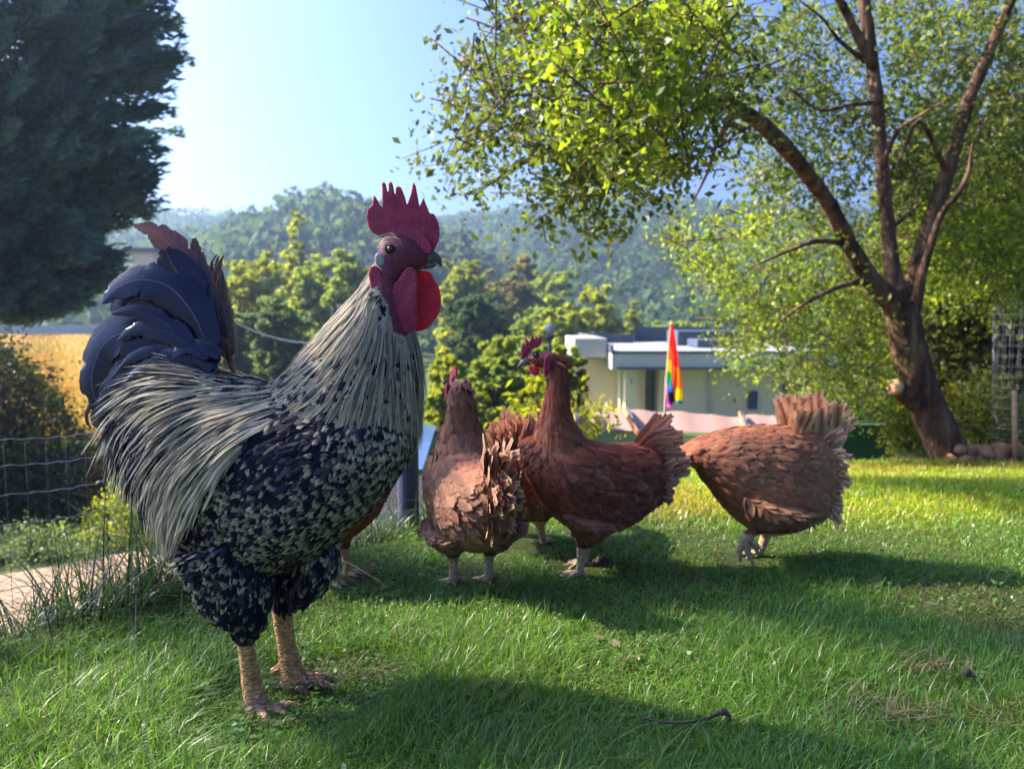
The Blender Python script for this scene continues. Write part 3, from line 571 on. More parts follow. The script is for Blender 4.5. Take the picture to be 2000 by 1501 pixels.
        V.append(v.reshape(-1, 3)); Cc.append(cc.reshape(-1, 4)[:, :3]); Fq.append(np.array([list(p.vertices) for p in me.polygons]) + nn); nn += len(me.vertices); bpy.data.objects.remove(o); bpy.data.meshes.remove(me)
    mk('tail', np.vstack(V), np.vstack(Fq), M['feather'], root, col=np.vstack(Cc))
    b.slab('comb', root, comb, 0, 7, M['comb'], vox=.0012, thin_top=.5, rnd=False)
    mb = MB(); mb.tube([b.l(x, y) for x, y, r in beak], [r * b.k for _, _, r in beak], ns=12, n=12, flat=.8); mb.build('beak', M['beak'], root)
    for sg in (-1, 1):
        b.slab('wattle', root, wat, sg * 9, 6, M['wattle'], vox=.0014, bulge=.5)
        b.slab('ear_lobe', root, lob, sg * 23, 6, M['comb'], vox=.0014, bulge=.5)
    b.eye(root, *eye)
    return root, b
make_rooster().location.z = .002
gp = lambda px, py: PG(px, py, 0)
hen('up', 'brown hen in full profile facing left with head held high and upright red comb', gp(1130, 1113), 0, tone=(.88, .68, .68))
hen('down', 'bending brown hen with one foot raised and fluffy pale tail, rightmost of the flock', gp(1492, 1093), 0, pale=.14, tone=(1.05, .92, .84))
wb = lambda x, y: (x, 850 + (y - 850) * .78) if y < 850 else (x, y)
hen('up', 'brown hen seen from behind with narrow raised tail, right beside the rooster', gp(917, 1136), R(-68), warp=wb, tone=(.95, .88, .86), pale=.2, scale=.95)
hen('up', 'brown hen mostly hidden behind the rooster, only its belly and pale legs showing', gp(668, 1132), R(176), tone=(.95, .8, .8), warp=wb, scale=.93)
hen('down', 'brown hen half hidden between the hen seen from behind and the hen in profile', gp(1036, 1055), R(-118), tone=(.7, .6, .65), scale=.86)

# ------------------------------------------------------------------ terrain
LAWN = [(-3.2, -1.6), (-1.75, 0.0), (-.86, 1.20), (-.64, 1.54), (-.28, 1.98), (.05, 2.45), (.42, 3.1), (.75, 3.9), (1.0, 4.55), (2.2, 4.75), (7.5, 4.9), (9, 4.0), (9, -1.6)]
def sst(x, a, b):
    t = np.clip((x - a) / (b - a), 0, 1); return t * t * (3 - 2 * t)
def hlawn(x, y):
    return -.36 * sst(y, 1.7, 5.2) + .008 * np.sin(x * 2.3 + y * 1.7) * sst(y, .5, 3)
def pdist(x, y, poly):
    """signed distance to a polygon outline, negative inside"""
    d = np.full(x.shape, 1e9); n = len(poly)
    for i in range(n):
        ax, ay = poly[i]; bx, by = poly[(i + 1) % n]; ex, ey = bx - ax, by - ay
        t = np.clip(((x - ax) * ex + (y - ay) * ey) / (ex * ex + ey * ey), 0, 1); d = np.minimum(d, np.hypot(x - ax - t * ex, y - ay - t * ey))
    ins = inpoly(np.stack([x.ravel(), y.ravel()], 1), poly).reshape(x.shape); return np.where(ins, -d, d)
def ridge(x):
    """skyline height of the far forested ridge"""
    return 26 + 6 * np.sin(x * .013 + 1.0) + 3 * np.sin(x * .041)
def hground(x, y):
    x = np.asarray(x, float); y = np.asarray(y, float); d = pdist(x, y, LAWN); r = np.hypot(x, y)
    low = -1.24 - 2.4 * sst(r, 11, 26) - 1.2 * sst(r, 26, 60)
    right = sst(x - .42 * y, .4, 1.6) * (1 - sst(r, 9, 14)); low = low * (1 - right) + (-.62) * right     # garden goes on behind the tree
    far = sst(r, 90, 330); hill = far * (12 + ridge(x) ) * sst(y, -200, 150)
    hill2 = 16 * np.exp(-((x + 30) ** 2 / 24 ** 2 + (y - 135) ** 2 / 40 ** 2)) + 5 * np.exp(-((x + 95) ** 2 / 60 ** 2 + (y - 150) ** 2 / 40 ** 2))
    far_field = .0
    low = low + hill + hill2 * sst(r, 70, 110)
    k = sst(d, 0.02, .55); return (hlawn(x, y) - .05) * (1 - k) + low * k
rr = np.concatenate([np.linspace(.2, 12, 150), 12 * (2300 / 12) ** np.linspace(0, 1, 150)[1:]]); na = 300
aa = np.linspace(0, 2 * np.pi, na, endpoint=False); X = rr[:, None] * np.cos(aa); Yy = rr[:, None] * np.sin(aa); Z = hground(X, Yy)
V = np.stack([X, Yy, Z], 2).reshape(-1, 3); i, j = np.meshgrid(np.arange(len(rr) - 1), np.arange(na), indexing='ij'); k = (j + 1) % na
Fq = np.stack([i * na + j, (i + 1) * na + j, (i + 1) * na + k, i * na + k], 2).reshape(-1, 4)
V = np.vstack([V, [[0, 0, float(Z[0].mean())]]]); 
tag(mk('ground', V, Fq, M['ground']), kind='structure')
# lawn sheet
gx = np.arange(-3.3, 9.2, .05); gy = np.arange(-1.7, 5.1, .05); X, Yy = np.meshgrid(gx, gy, indexing='ij'); D = pdist(X, Yy, LAWN)
Z = hlawn(X, Yy) - .25 * sst(D, -.06, .10); V = np.stack([X, Yy, Z], 2).reshape(-1, 3); n1 = len(gy)
i, j = np.meshgrid(np.arange(len(gx) - 1), np.arange(n1 - 1), indexing='ij'); ok = (D[:-1, :-1] < .08); i, j = i[ok], j[ok]
Fq = np.stack([i * n1 + j, (i + 1) * n1 + j, (i + 1) * n1 + j + 1, i * n1 + j + 1], 1)
tag(mk('lawn', V, Fq, M['soil']), kind='structure')
def sheet(name, pts, z, mat, sub=1):
    """flat polygonal sheet, z a number or a function"""
    zz = [z(p[0], p[1]) if callable(z) else z for p in pts]
    return tag(mk(name, [(p[0], p[1], q) for p, q in zip(pts, zz)], [tuple(range(len(pts)))], mat, smooth=False), kind='structure')

# ------------------------------------------------------------------ grass blades
def blades(name, x, y, z, Hh, Wd, lean, col, mat, kind='stuff', label=None, segs=3, droop=.6, parent=None):
    N = len(x); a = rng.uniform(0, 2 * np.pi, N); fa = a + rng.normal(0, .5, N) + np.pi / 2
    ld = np.stack([np.cos(a), np.sin(a), 0 * a], 1); sd = np.stack([np.cos(fa), np.sin(fa), 0 * a], 1)
    V = []; cs = []
    for s_ in range(segs + 1):
        t = s_ / segs; c = np.stack([x, y, z], 1) + ld * (lean * Hh * t ** 1.7)[:, None]; c[:, 2] += Hh * (t - droop * np.minimum(lean, 1.3) * t ** 2.4 * .6)
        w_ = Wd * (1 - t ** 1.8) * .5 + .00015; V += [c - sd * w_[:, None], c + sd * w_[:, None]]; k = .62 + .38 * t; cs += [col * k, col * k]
    V = np.stack(V, 1); cs = np.stack(cs, 1); nv = 2 * (segs + 1); b = np.arange(N)[:, None] * nv + 2 * np.arange(segs)[None]; b = b.reshape(-1)
    o = mk(name, V.reshape(-1, 3), np.stack([b, b + 1, b + 3, b + 2], 1), mat, parent, col=cs.reshape(-1, 3))
    return tag(o, label, 'grass', kind=kind)
def vnoise(x, y, s, seed=0):
    r = np.random.default_rng(seed); g = r.random((64, 64)); u = x * s + 100; v = y * s + 100; i = np.floor(u).astype(int); j = np.floor(v).astype(int); fu, fv = u - i, v - j
    fu = fu * fu * (3 - 2 * fu); fv = fv * fv * (3 - 2 * fv); G_ = lambda a, b: g[a % 64, b % 64]
    return (G_(i, j) * (1 - fu) + G_(i + 1, j) * fu) * (1 - fv) + (G_(i, j + 1) * (1 - fu) + G_(i + 1, j + 1) * fu) * fv
def lawnpts(n, y0, y1, p):
    u = rng.random(n); y = (y0 ** (1 - p) + u * (y1 ** (1 - p) - y0 ** (1 - p))) ** (1 / (1 - p)) if p != 1 else y0 * (y1 / y0) ** u
    x = rng.uniform(-.74, .74, n) * (y + .10); d = pdist(x, y, LAWN); ok = d < .0; return x[ok], y[ok]
def grasscol(n, x, y):
    c = np.array([.125, .25, .038]) * rng.uniform(.6, 1.35, (n, 1)); v = vnoise(x, y, 3.0, 3)[:, None]
    c = c * (1 - .45 * v) + np.array([.21, .27, .05]) * .45 * v; r = rng.random(n)
    c[r < .07] = np.array([.26, .24, .12]) * rng.uniform(.6, 1.1, (int((r < .07).sum()), 1)); c[(r > .07) & (r < .12)] *= np.array([.8, 1.05, 1.9]); br_ = sst(vnoise(x, y, 2.1, 33), .66, .86)[:, None] * rng.random((n, 1)); c = c * (1 - br_) + np.array([.20, .16, .08]) * br_; return c * (1 + np.array([1.15, .5, -.35]) * sst(y + .2 * x - .30 + .15 * vnoise(x, y, 2.5, 9), 1.85, 2.35)[:, None] * sst(x, -.2, .5)[:, None])  # sunlit band put into blade colour: far right lawn brighter and yellower
x, y = lawnpts(450000, .62, 2.75, 1.9); n = len(x); v = vnoise(x, y, 5, 1); keep = rng.random(n) < .45 + .75 * v; x, y = x[keep], y[keep]; n = len(x)
v = vnoise(x, y, 5, 1); b2 = vnoise(x, y, 1.7, 5)
FT = [(-.337, 1.03, .14), (-.28, 1.03, .12), (-.24, 1.09, .12), (-.30, 1.09, .12), (-.36, 1.06, .12), (.145, 1.66, .08), (.53, 1.73, .10), (-.09, 1.60, .10), (-.35, 1.60, .10), (.02, 1.87, .1)]
ft = np.ones(n)
for a_, b_, r_ in FT: ft = np.minimum(ft, .25 + .75 * sst(np.hypot(x - a_, (y - b_) * .8), r_ * .5, r_))
ft = ft * (1 - .5 * sst(vnoise(x, y, 2.1, 33), .66, .86))
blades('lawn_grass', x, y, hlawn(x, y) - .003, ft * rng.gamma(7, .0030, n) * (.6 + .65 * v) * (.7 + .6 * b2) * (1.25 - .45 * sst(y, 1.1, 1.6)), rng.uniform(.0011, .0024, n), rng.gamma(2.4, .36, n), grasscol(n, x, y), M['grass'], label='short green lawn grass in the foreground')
x, y = lawnpts(190000, 1.9, 4.9, 1.0); kk = rng.random(len(x)) < sst(y, 1.9, 2.6) + .02; x, y = x[kk], y[kk]; n = len(x); v = vnoise(x, y, 3, 2)
blades('lawn_grass', x, y, hlawn(x, y) - .003, rng.gamma(9, .0024, n) * (.7 + .6 * v), rng.uniform(.003, .0055, n), rng.gamma(2, .3, n), grasscol(n, x, y), M['grass'], label='lawn grass towards the leaning tree, its sunlit yellow put into the colour', segs=2)
m = 16000; x, y = lawnpts(m, .62, 2.4, 1.6); v = vnoise(x, y, 4, 21); kk = v > .55; x, y = x[kk], y[kk]; m = len(x)
Vc = np.stack([x, y, hlawn(x, y) + rng.uniform(.006, .020, m)], 1); dd = rng.normal(0, 1, (m, 3)) * np.array([1, 1, .25]); dd /= np.linalg.norm(dd, axis=1)[:, None]; s_ = np.cross(dd, np.array([0, 0, 1.0]) + rng.normal(0, .3, (m, 3))); s_ /= np.linalg.norm(s_, axis=1)[:, None]; h_ = np.where(rng.random(m) < .01, rng.uniform(.009, .015, m), rng.uniform(.003, .0065, m))[:, None]
Vq = np.stack([Vc - dd * h_, Vc + s_ * h_ * .7, Vc + dd * h_, Vc - s_ * h_ * .7], 1); me_ = mk('clover', Vq.reshape(-1, 3), np.arange(m)[:, None] * 4 + np.arange(4)[None], M['grass'], col=np.repeat(np.where(rng.random((m, 1)) < .15, np.array([[.22, .17, .09]]), np.array([[.10, .20, .045]])) * rng.uniform(.6, 1.2, (m, 1)), 4, 0), smooth=False)
tag(me_, 'small clover and dead leaf bits low in the lawn', 'clover', kind='stuff')
# long unmown grass along the left edge, under the fence
m = 8500; tt = rng.random(m); E = np.array([(-1.45, .42), (-.86, 1.20), (-.64, 1.54), (-.28, 1.98), (-.05, 2.3)]); L_ = np.cumsum([0] + [float(np.hypot(*(E[i + 1] - E[i]))) for i in range(len(E) - 1)])
sx = np.interp(tt * L_[-1], L_, E[:, 0]) + rng.normal(-.045, .05, m); sy = np.interp(tt * L_[-1], L_, E[:, 1]) + rng.normal(.02, .05, m)
hh = rng.gamma(5, .027, m) * np.where(tt > .72, .6, 1); tuft = vnoise(sx, sy, 9, 8); hh *= .5 + tuft
cg = np.array([.045, .085, .035]) * rng.uniform(.5, 1.4, (m, 1)); r = rng.random(m); cg[r < .12] = (.20, .21, .13)
blades('long_grass', sx, sy, np.where(pdist(sx, sy, LAWN) < 0, hlawn(sx, sy), -.05) - .02, hh, rng.uniform(.002, .0042, m), rng.gamma(2.6, .34, m), cg, M['grass'], label='long drooping dark grass along the left lawn edge', segs=7, droop=.8)

# ------------------------------------------------------------------ foliage
def cards(N, ctr, size, asp=.5, up=0, nrm=None):
    """N leaf-shaped quads (folded along the midrib)"""
    d = rng.normal(0, 1, (N, 3)); d[:, 2] -= up; d /= np.linalg.norm(d, axis=1)[:, None]
    e = rng.normal(0, 1, (N, 3)); s_ = np.cross(d, e); s_ /= np.linalg.norm(s_, axis=1)[:, None]; n = np.cross(s_, d)
    h = size[:, None] / 2; V = np.stack([ctr - d * h, ctr + s_ * h * asp - n * h * .12, ctr + d * h, ctr - s_ * h * asp - n * h * .12], 1)
    return V
def leafmesh(name, V, col, mat, parent=None):
    N = len(V); b = np.arange(N)[:, None] * 4 + np.arange(4)[None]
    return mk(name, V.reshape(-1, 3), b, mat, parent, col=np.repeat(col, 4, 0), smooth=False)
def crown(name, centers, radii, n, size, c0, c1, mat, parent, asp=.5, shell=.5, sub=None, up=0, flat=1):
    """leaves grouped in sub-clumps inside ellipsoidal clumps"""
    centers = np.asarray(centers, float); radii = np.asarray(radii, float); vol = radii.prod(1) ** (2 / 3); vol /= vol.sum(); sub = sub or max(12, n // 60)
    k = rng.choice(len(centers), sub, p=vol); d = rng.normal(0, 1, (sub, 3)); d /= np.linalg.norm(d, axis=1)[:, None]; rad = rng.random(sub) ** shell
    sc_ = centers[k] + d * rad[:, None] * radii[k]; sr = radii[k].mean(1) * rng.uniform(.13, .30, sub); tone = rng.random(sub)
    w_ = sr ** 2; w_ /= w_.sum(); i = rng.choice(sub, n, p=w_); dd = rng.normal(0, 1, (n, 3)); dd /= np.linalg.norm(dd, axis=1)[:, None]
    p = sc_[i] + dd * (rng.random(n) ** .45 * sr[i])[:, None] * np.array([1.15, 1.15, .8 * flat]); V = cards(n, p, size * rng.uniform(.6, 1.3, n), asp, up)
    t = np.clip(tone[i] * .7 + rng.random(n) * .3, 0, 1)[:, None]; col = (np.array(c0) * (1 - t) + np.array(c1) * t) * rng.uniform(.75, 1.2, (n, 1))
    return leafmesh(name, V, col, mat, parent), sc_
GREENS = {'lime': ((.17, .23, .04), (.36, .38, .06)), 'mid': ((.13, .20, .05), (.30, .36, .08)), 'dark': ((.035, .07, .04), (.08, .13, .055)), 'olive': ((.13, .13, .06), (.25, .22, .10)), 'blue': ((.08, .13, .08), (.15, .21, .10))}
def tree(name, px, ptop, pbot, pw, Y, green, label, group=None, n=5000, size=.2, shape='round', gz=None, cat='tree', depth=None, seed=None):
    c = P(px, (ptop + pbot) / 2, Y); rz = (pbot - ptop) / 2 * Y / F; rx = pw / 2 * Y / F; rd = (depth or rx)
    base = gz if gz is not None else float(hground(np.array([c.x]), np.array([Y]))[0]); root = empty(name, (c.x, Y, base), 0, label, cat, group)
    cc = []; cr = []; z0 = c.z - base; m = 13
    for i in range(m):
        if shape == 'cone':
            t = (i + .5) / m; f = (1 - t) ** .8 * .85 + .12; a = rng.uniform(0, 6.28); q = rng.uniform(.1, .55) * f
            cc.append((rx * q * math.cos(a), rd * q * math.sin(a), z0 - rz + 2 * rz * t)); cr.append((rx * f * .75, rd * f * .75, rz * .24))
        elif shape == 'umbrella':
            a = rng.uniform(0, 6.28); q = rng.uniform(.1, .75); cc.append((rx * q * math.cos(a), rd * q * math.sin(a), z0 + rz * (.75 - .9 * q + rng.uniform(-.5, .1)))); cr.append((rx * .36, rd * .36, rz * .24))
        else:
            a = rng.uniform(0, 6.28); u = rng.uniform(-.8, .9); q = rng.uniform(.3, .75) * math.sqrt(1 - u * u * .7); cc.append((rx * q * math.cos(a), rd * q * math.sin(a), z0 + rz * u * .72)); f = rng.uniform(.40, .55); cr.append((rx * f, rd * f, rz * f * .9))
    cr_ = crown('crown', cc, cr, int(n * 1.9), size, *GREENS[green], M['farleaf'] if Y > 12 else M['leaf'], root, asp=.62)
    mb = MB(); top = z0 + rz * .3; rt = max(.05, rx * .06)
    mb.tube([(0, 0, -.3), (rx * .04, 0, top * .4), (-rx * .03, 0, top)], [rt * 1.5, rt, rt * .4], ns=8, n=8)
    for q in cc[:6]: mb.tube([(0, 0, max(.2, z0 - rz * .75)), (q[0] * .5, q[1] * .5, (z0 - rz * .6 + q[2]) / 2), q], [rt * .7, rt * .4, rt * .15], ns=6, n=6)
    mb.build('trunk', M['bark'], root); return root
# big dark conifer, upper left
M['coniferbark'] = M['bark']
def conifer():
    Y = 12.0; cx, cy = -9.2, 12.5; gz = float(hground(np.array([cx]), np.array([cy]))[0]); root = empty('conifer', (cx, cy, gz), 0, 'huge dark blue green conifer filling the upper left corner', 'tree')
    z0 = .45 - gz; H = 8.2; V = []; col = []; nb = 1300
    mb = MB(); mb.tube([(0, 0, -.3), (.05, 0, 4), (0, 0, H + z0)], [.3, .22, .05], ns=12, n=12); trunk = mb.build('trunk', M['bark'], root); br = MB()
    for b in range(nb):
        h = rng.random() ** 1.15; z = z0 + .25 + h * H; a = rng.uniform(-np.pi, np.pi) if b % 4 == 0 else rng.uniform(-np.pi * .85, .35 * np.pi) 
        Rr = (2.19 + 1.49 * float(sst(z + gz, .27, 4.6)) - 1.8 * float(sst(z + gz, 6.1, 9.1))) * (1 + .10 * math.sin(z * 4.3 + a * 2)) * rng.uniform(.82, 1.06) 
        d = np.array([math.cos(a), math.sin(a), 0]); sd = np.array([-d[1], d[0], 0]); npt = 210
        t0 = rng.uniform(.35, .6); tip = d * Rr + np.array([0, 0, z + .05 + .12 * rng.random()]); mid = d * Rr * .6 + np.array([0, 0, z - .22]); st = np.array([0, 0, z - .1])
        if b % 6 == 0: br.tube([st, mid, tip], [.03, .018, .004], ns=5, n=7)
        t = rng.uniform(.30, 1.0, npt) ** .75; c = (1 - t)[:, None] ** 2 * st + 2 * ((1 - t) * t)[:, None] * mid + (t ** 2)[:, None] * tip
        lat = rng.normal(0, .17, npt) * (1.15 - t); c = c + sd * lat[:, None] + np.stack([0 * t, 0 * t, rng.normal(-.03, .07, npt)], 1)
        dr = d * .9 + sd * (np.sign(lat) * .5)[:, None] + rng.normal(0, .28, (npt, 3)); dr[:, 2] += .22; dr /= np.linalg.norm(dr, axis=1)[:, None]
        e = rng.normal(0, 1, (npt, 3)); s_ = np.cross(dr, e); s_ /= np.linalg.norm(s_, axis=1)[:, None]; L = rng.uniform(.10, .26, npt)[:, None]; W = L * .13
        V.append(np.stack([c - dr * L / 2, c + s_ * W, c + dr * L / 2, c - s_ * W], 1)); k = rng.uniform(.6, 1.35) * rng.uniform(.7, 1.25, (npt, 1)); col.append(np.array([.13, .21, .23]) * k + np.array([.02, .018, .0]) * (rng.random((npt, 1)) < .06))
    br.build('branches', M['bark'], root); leafmesh('crown', np.concatenate(V), np.concatenate(col), M['needle'], root)
conifer()

# unseen tree added outside the frame so its loose crown dapples the foreground
def shade_tree():
    root = empty('added_shade_tree', (-5.35, 3.25, -1.24), 0, 'unseen loose leafed tree added outside the left frame edge to dapple the near lawn', 'tree')
    cc = [(rng.uniform(-1.3, 1.3), rng.uniform(-1.4, .15), z) for z in np.linspace(4.0, 9.4, 16)]
    crown('crown', cc, [(1.0, .95, .75)] * 16, 7000, .075, (.08, .13, .03), (.17, .21, .04), M['leaf'], root, asp=.6, sub=420)
    mb = MB(); mb.tube([(0, 0, -.2), (.1, 0, 2.5), (0, .1, 5), (0, 0, 8.8)], [.16, .13, .10, .02], ns=10, n=14)
    for q in cc: mb.tube([(0, 0, q[2] - 1.4), (q[0] * .5, q[1] * .5, q[2] - .6), q], [.06, .035, .008], ns=6, n=6)
    mb.build('trunk', M['bark'], root)
shade_tree()
# valley and mid-distance trees: px, top, bottom, width, Y, colour, shape, n, leaf, label
VT = [(585, 428, 720, 190, 44, 'lime', 'cone', 9000, .30, 'tall broad cone shaped sunlit tree directly above the rooster\'s back'),
      (470, 480, 760, 170, 36, 'lime', 'round', 9000, .26, 'yellow green leafy tree just right of the rooster\'s tail tip'),
      (655, 470, 740, 180, 40, 'mid', 'round', 8000, .26, 'green leafy tree behind the rooster\'s sloping neck'),
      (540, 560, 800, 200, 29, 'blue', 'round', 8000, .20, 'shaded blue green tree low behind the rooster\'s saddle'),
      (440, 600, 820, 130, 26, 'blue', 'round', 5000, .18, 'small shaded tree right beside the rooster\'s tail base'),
      (905, 500, 720, 120, 50, 'lime', 'round', 6000, .30, 'bright yellow green tree just right of the rooster\'s beak'),
      (985, 492, 700, 120, 54, 'olive', 'round', 6000, .30, 'brownish olive tree in the middle of the valley'),
      (925, 575, 760, 150, 34, 'dark', 'round', 7000, .22, 'dark round tree to the right of the rooster\'s wattle'),
      (1045, 560, 740, 150, 40, 'mid', 'round', 6500, .24, 'green tree above the standing profile hen'),
      (1150, 545, 720, 130, 42, 'lime', 'round', 7000, .26, 'tall rounded lime green tree left behind the villa roof'),
      (1095, 600, 740, 110, 35, 'lime', 'round', 4500, .22, 'small pale green tree beside the villa\'s left corner'),
      (1235, 585, 700, 90, 46, 'lime', 'cone', 4500, .26, 'pointed lime tree behind the villa roof'),
      (1330, 606, 700, 150, 52, 'mid', 'round', 4500, .28, 'low bushy tree line behind the flag and the roof'),
      (1085, 518, 640, 120, 66, 'mid', 'round', 4500, .34, 'distant green tree on the valley floor behind the lime one'),
      (880, 690, 860, 120, 17, 'lime', 'round', 6000, .12, 'pale leafy bush between the rooster\'s chest and the hen\'s comb'),
      (965, 660, 880, 150, 16, 'mid', 'round', 8000, .12, 'rounded green bush left of the profile hen\'s head'),
      (1090, 665, 850, 130, 13, 'mid', 'round', 6000, .09, 'loose feathery shrub directly behind the profile hen\'s neck'),
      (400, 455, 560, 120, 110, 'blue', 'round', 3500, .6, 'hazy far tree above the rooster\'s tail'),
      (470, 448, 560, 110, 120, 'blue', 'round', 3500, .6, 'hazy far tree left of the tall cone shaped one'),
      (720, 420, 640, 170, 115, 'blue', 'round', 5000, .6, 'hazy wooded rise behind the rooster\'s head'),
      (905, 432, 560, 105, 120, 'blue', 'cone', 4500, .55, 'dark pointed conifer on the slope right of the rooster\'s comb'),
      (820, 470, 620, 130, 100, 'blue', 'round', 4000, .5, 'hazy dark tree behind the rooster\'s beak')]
for px, a, b, w_, Y, g, shp, n, sz, lb in VT:
    tree('valley_tree' if Y > 18 else 'garden_bush', px, a, b, w_, Y, g, lb, 'trees in the valley' if Y > 18 else None, n, sz, shp, cat='tree' if Y > 18 else 'bush')
EU = [(700, 358, 520, 120, 125, 'tall eucalyptus with an arched open crown left of the rooster\'s comb'), (590, 385, 520, 100, 130, 'slender eucalyptus with open crown on the ridge above the cone shaped tree'),
      (528, 412, 520, 80, 135, 'smaller eucalyptus silhouetted at the left end of the ridge'), (648, 392, 520, 80, 128, 'thin eucalyptus between two taller ones on the ridge')]
for px, a, b, w_, Y, lb in EU: tree('eucalyptus', px, a, b, w_, Y, 'blue', lb, 'eucalyptus trees on the ridge', 2600, .55, 'umbrella')
# far forest on the hills
def forest():
    n = 5200; a = rng.uniform(-.62, .62, n); r = 75 + 330 * rng.random(n) ** .8; x = r * np.sin(a); y = r * np.cos(a); z = hground(x, y); V = []; col = []
    for xx, yy, zz in zip(x, y, z):
        rd = rng.uniform(2.0, 4.2); m = 24; d = rng.normal(0, 1, (m, 3)); d /= np.linalg.norm(d, axis=1)[:, None]; d[:, 2] = np.abs(d[:, 2]) * 1.3 - .25
        c = np.array([xx, yy, zz + rd * .9]) + d * rd * rng.uniform(.6, 1.0, (m, 1)); V.append(cards(m, c, rng.uniform(1.1, 2.2, m), .7)); col.append(np.array([.045, .078, .042]) * rng.uniform(.5, 1.6) * rng.uniform(.8, 1.2, (m, 1)))
    tag(leafmesh('distant_wood', np.concatenate(V), np.concatenate(col), M['farleaf']), 'hazy forest covering the far hills', 'forest', kind='stuff')
forest()

# ------------------------------------------------------------------ leaning multi-stem tree on the right
def garden_tree():
    Y = 4.85; base = P(1858, 905, Y); gz = float(hlawn(np.array([base.x]), np.array([Y]))[0]) - .03; root = empty('leaning_tree', (base.x, Y, gz), 0, 'leaning multi stemmed tree with spreading crown at the right edge of the lawn', 'tree')
    k = Y / F; O = Vector((base.x, Y, gz))
    def l(px, py, dy=0): p = P(px, py, Y + dy); return np.array([p.x, p.y, p.z]) - np.array(O)
    T = MB()
    T.tube([l(1868, 925), l(1852, 885), l(1815, 800), l(1785, 720), l(1768, 640), l(1755, 590), l(1748, 560)], np.array([44, 37, 33, 32, 31, 30, 24]) * k, ns=18, n=34, jit=.05)
    for q in [(1890, 922, -.06, 15), (1842, 922, -.12, 14)]: T.tube([l(1858, 890), l((1858 + q[0]) / 2, 906, q[2] / 2), l(q[0], q[1] + 8, q[2])], np.array([24, 18, 6]) * k, ns=10, n=8)
    trunk = T.build('trunk', M['bark'], root)
    st = MB(); st.tube([l(1800, 790), l(1772, 772, -.05), l(1750, 757, -.1)], np.array([24, 19, 17]) * k, ns=12, n=8); st.build('branch_stub', M['bark'], trunk)
    e0, e1 = l(1751, 757.5, -.1), l(1746, 754, -.11); MB().tube([e0, e1], np.array([16, 15.5]) * k, ns=14).build('cut_face', M['cutwood'], trunk)
    LB = [([(1768, 620, 0), (1735, 580, -.05), (1700, 545, -.1), (1660, 480, -.2), (1620, 400, -.35), (1580, 345, -.5), (1540, 295, -.7), (1490, 245, -.9), (1440, 212, -1.1), (1380, 192, -1.25), (1300, 190, -1.4), (1220, 230, -1.5)], [36, 34, 28, 23, 21, 20, 20, 18, 16, 13, 9, 4]),
          ([(1762, 600, 0), (1745, 540, .05), (1735, 450, .1), (1726, 350, .12), (1718, 260, .15), (1712, 190, .15), (1700, 100, .2), (1690, 20, .2), (1680, -80, .2), (1660, -250, .3)], [34, 26, 20, 19, 18, 19, 19, 17, 13, 6]),
          ([(1706, 130, .15), (1670, 60, .1), (1640, 0, 0), (1600, -80, -.1)], [15, 13, 11, 6]),
          ([(1778, 600, .1), (1792, 520, .15), (1815, 440, .2), (1842, 360, .2), (1868, 280, .25), (1890, 200, .3), (1920, 130, .3), (1950, 60, .3), (1985, -20, .3), (2030, -120, .3)], [34, 26, 24, 22, 20, 19, 18, 16, 13, 7]),
          ([(1786, 590, -.1), (1812, 500, -.15), (1838, 420, -.2), (1870, 380, -.3), (1892, 335, -.35), (1900, 280, -.4)], [13, 11, 9, 7, 6, 3]),
          ([(1850, 340, .2), (1800, 240, 0), (1770, 280, .0), (1750, 330, -.1)], [9, 6, 5, 3]), ([(1722, 330, .1), (1750, 260, .0), (1790, 230, -.1), (1850, 195, -.3)], [9, 7, 5, 3]),
          ([(1718, 200, .1), (1660, 205, 0), (1600, 215, -.2), (1540, 170, -.4)], [7, 6, 4, 2]), ([(1690, 120, .2), (1640, 80, 0), (1610, 40, -.1), (1560, 0, -.3)], [8, 6, 4, 2]),
          ([(1440, 212, -1.1), (1400, 280, -1.0), (1380, 340, -.9), (1350, 400, -.8)], [9, 6, 4, 2]), ([(1380, 192, -1.25), (1280, 140, -1.3), (1180, 120, -1.4), (1080, 150, -1.4)], [9, 7, 5, 2]),
          ([(1300, 190, -1.4), (1240, 290, -1.3), (1180, 380, -1.2), (1160, 440, -1.1)], [8, 5, 4, 2]), ([(1220, 230, -1.5), (1120, 270, -1.5), (1000, 330, -1.5), (930, 380, -1.4)], [7, 5, 3, 1.5]), ([(1080, 150, -1.4), (1000, 180, -1.4), (940, 240, -1.4), (890, 300, -1.4)], [5, 4, 3, 1.5]),
          ([(1735, 450, .1), (1760, 430, .3), (1790, 400, .5), (1800, 340, .6)], [8, 6, 5, 2]), ([(1660, 480, -.2), (1600, 470, -.3), (1540, 490, -.4), (1470, 520, -.5)], [9, 7, 5, 2]), ([(1700, 545, -.1), (1640, 560, -.4), (1560, 600, -.6), (1500, 650, -.8)], [9, 7, 4, 2])]
    tips = []
    for pts, r in LB:
        mb = MB(); p3 = [l(*p) for p in pts]; mb.tube(p3, np.array(r) * k * .66, ns=12 if r[0] > 12 else 7, n=len(pts) * 4, jit=.05); mb.build('branch', M['bark'], root); tips += [catmull(np.array(p3), 14)]
    # leaf canopy: clumps described by picture position, depth offset, radius, density, tone
    V = []; col = []; tw = MB()
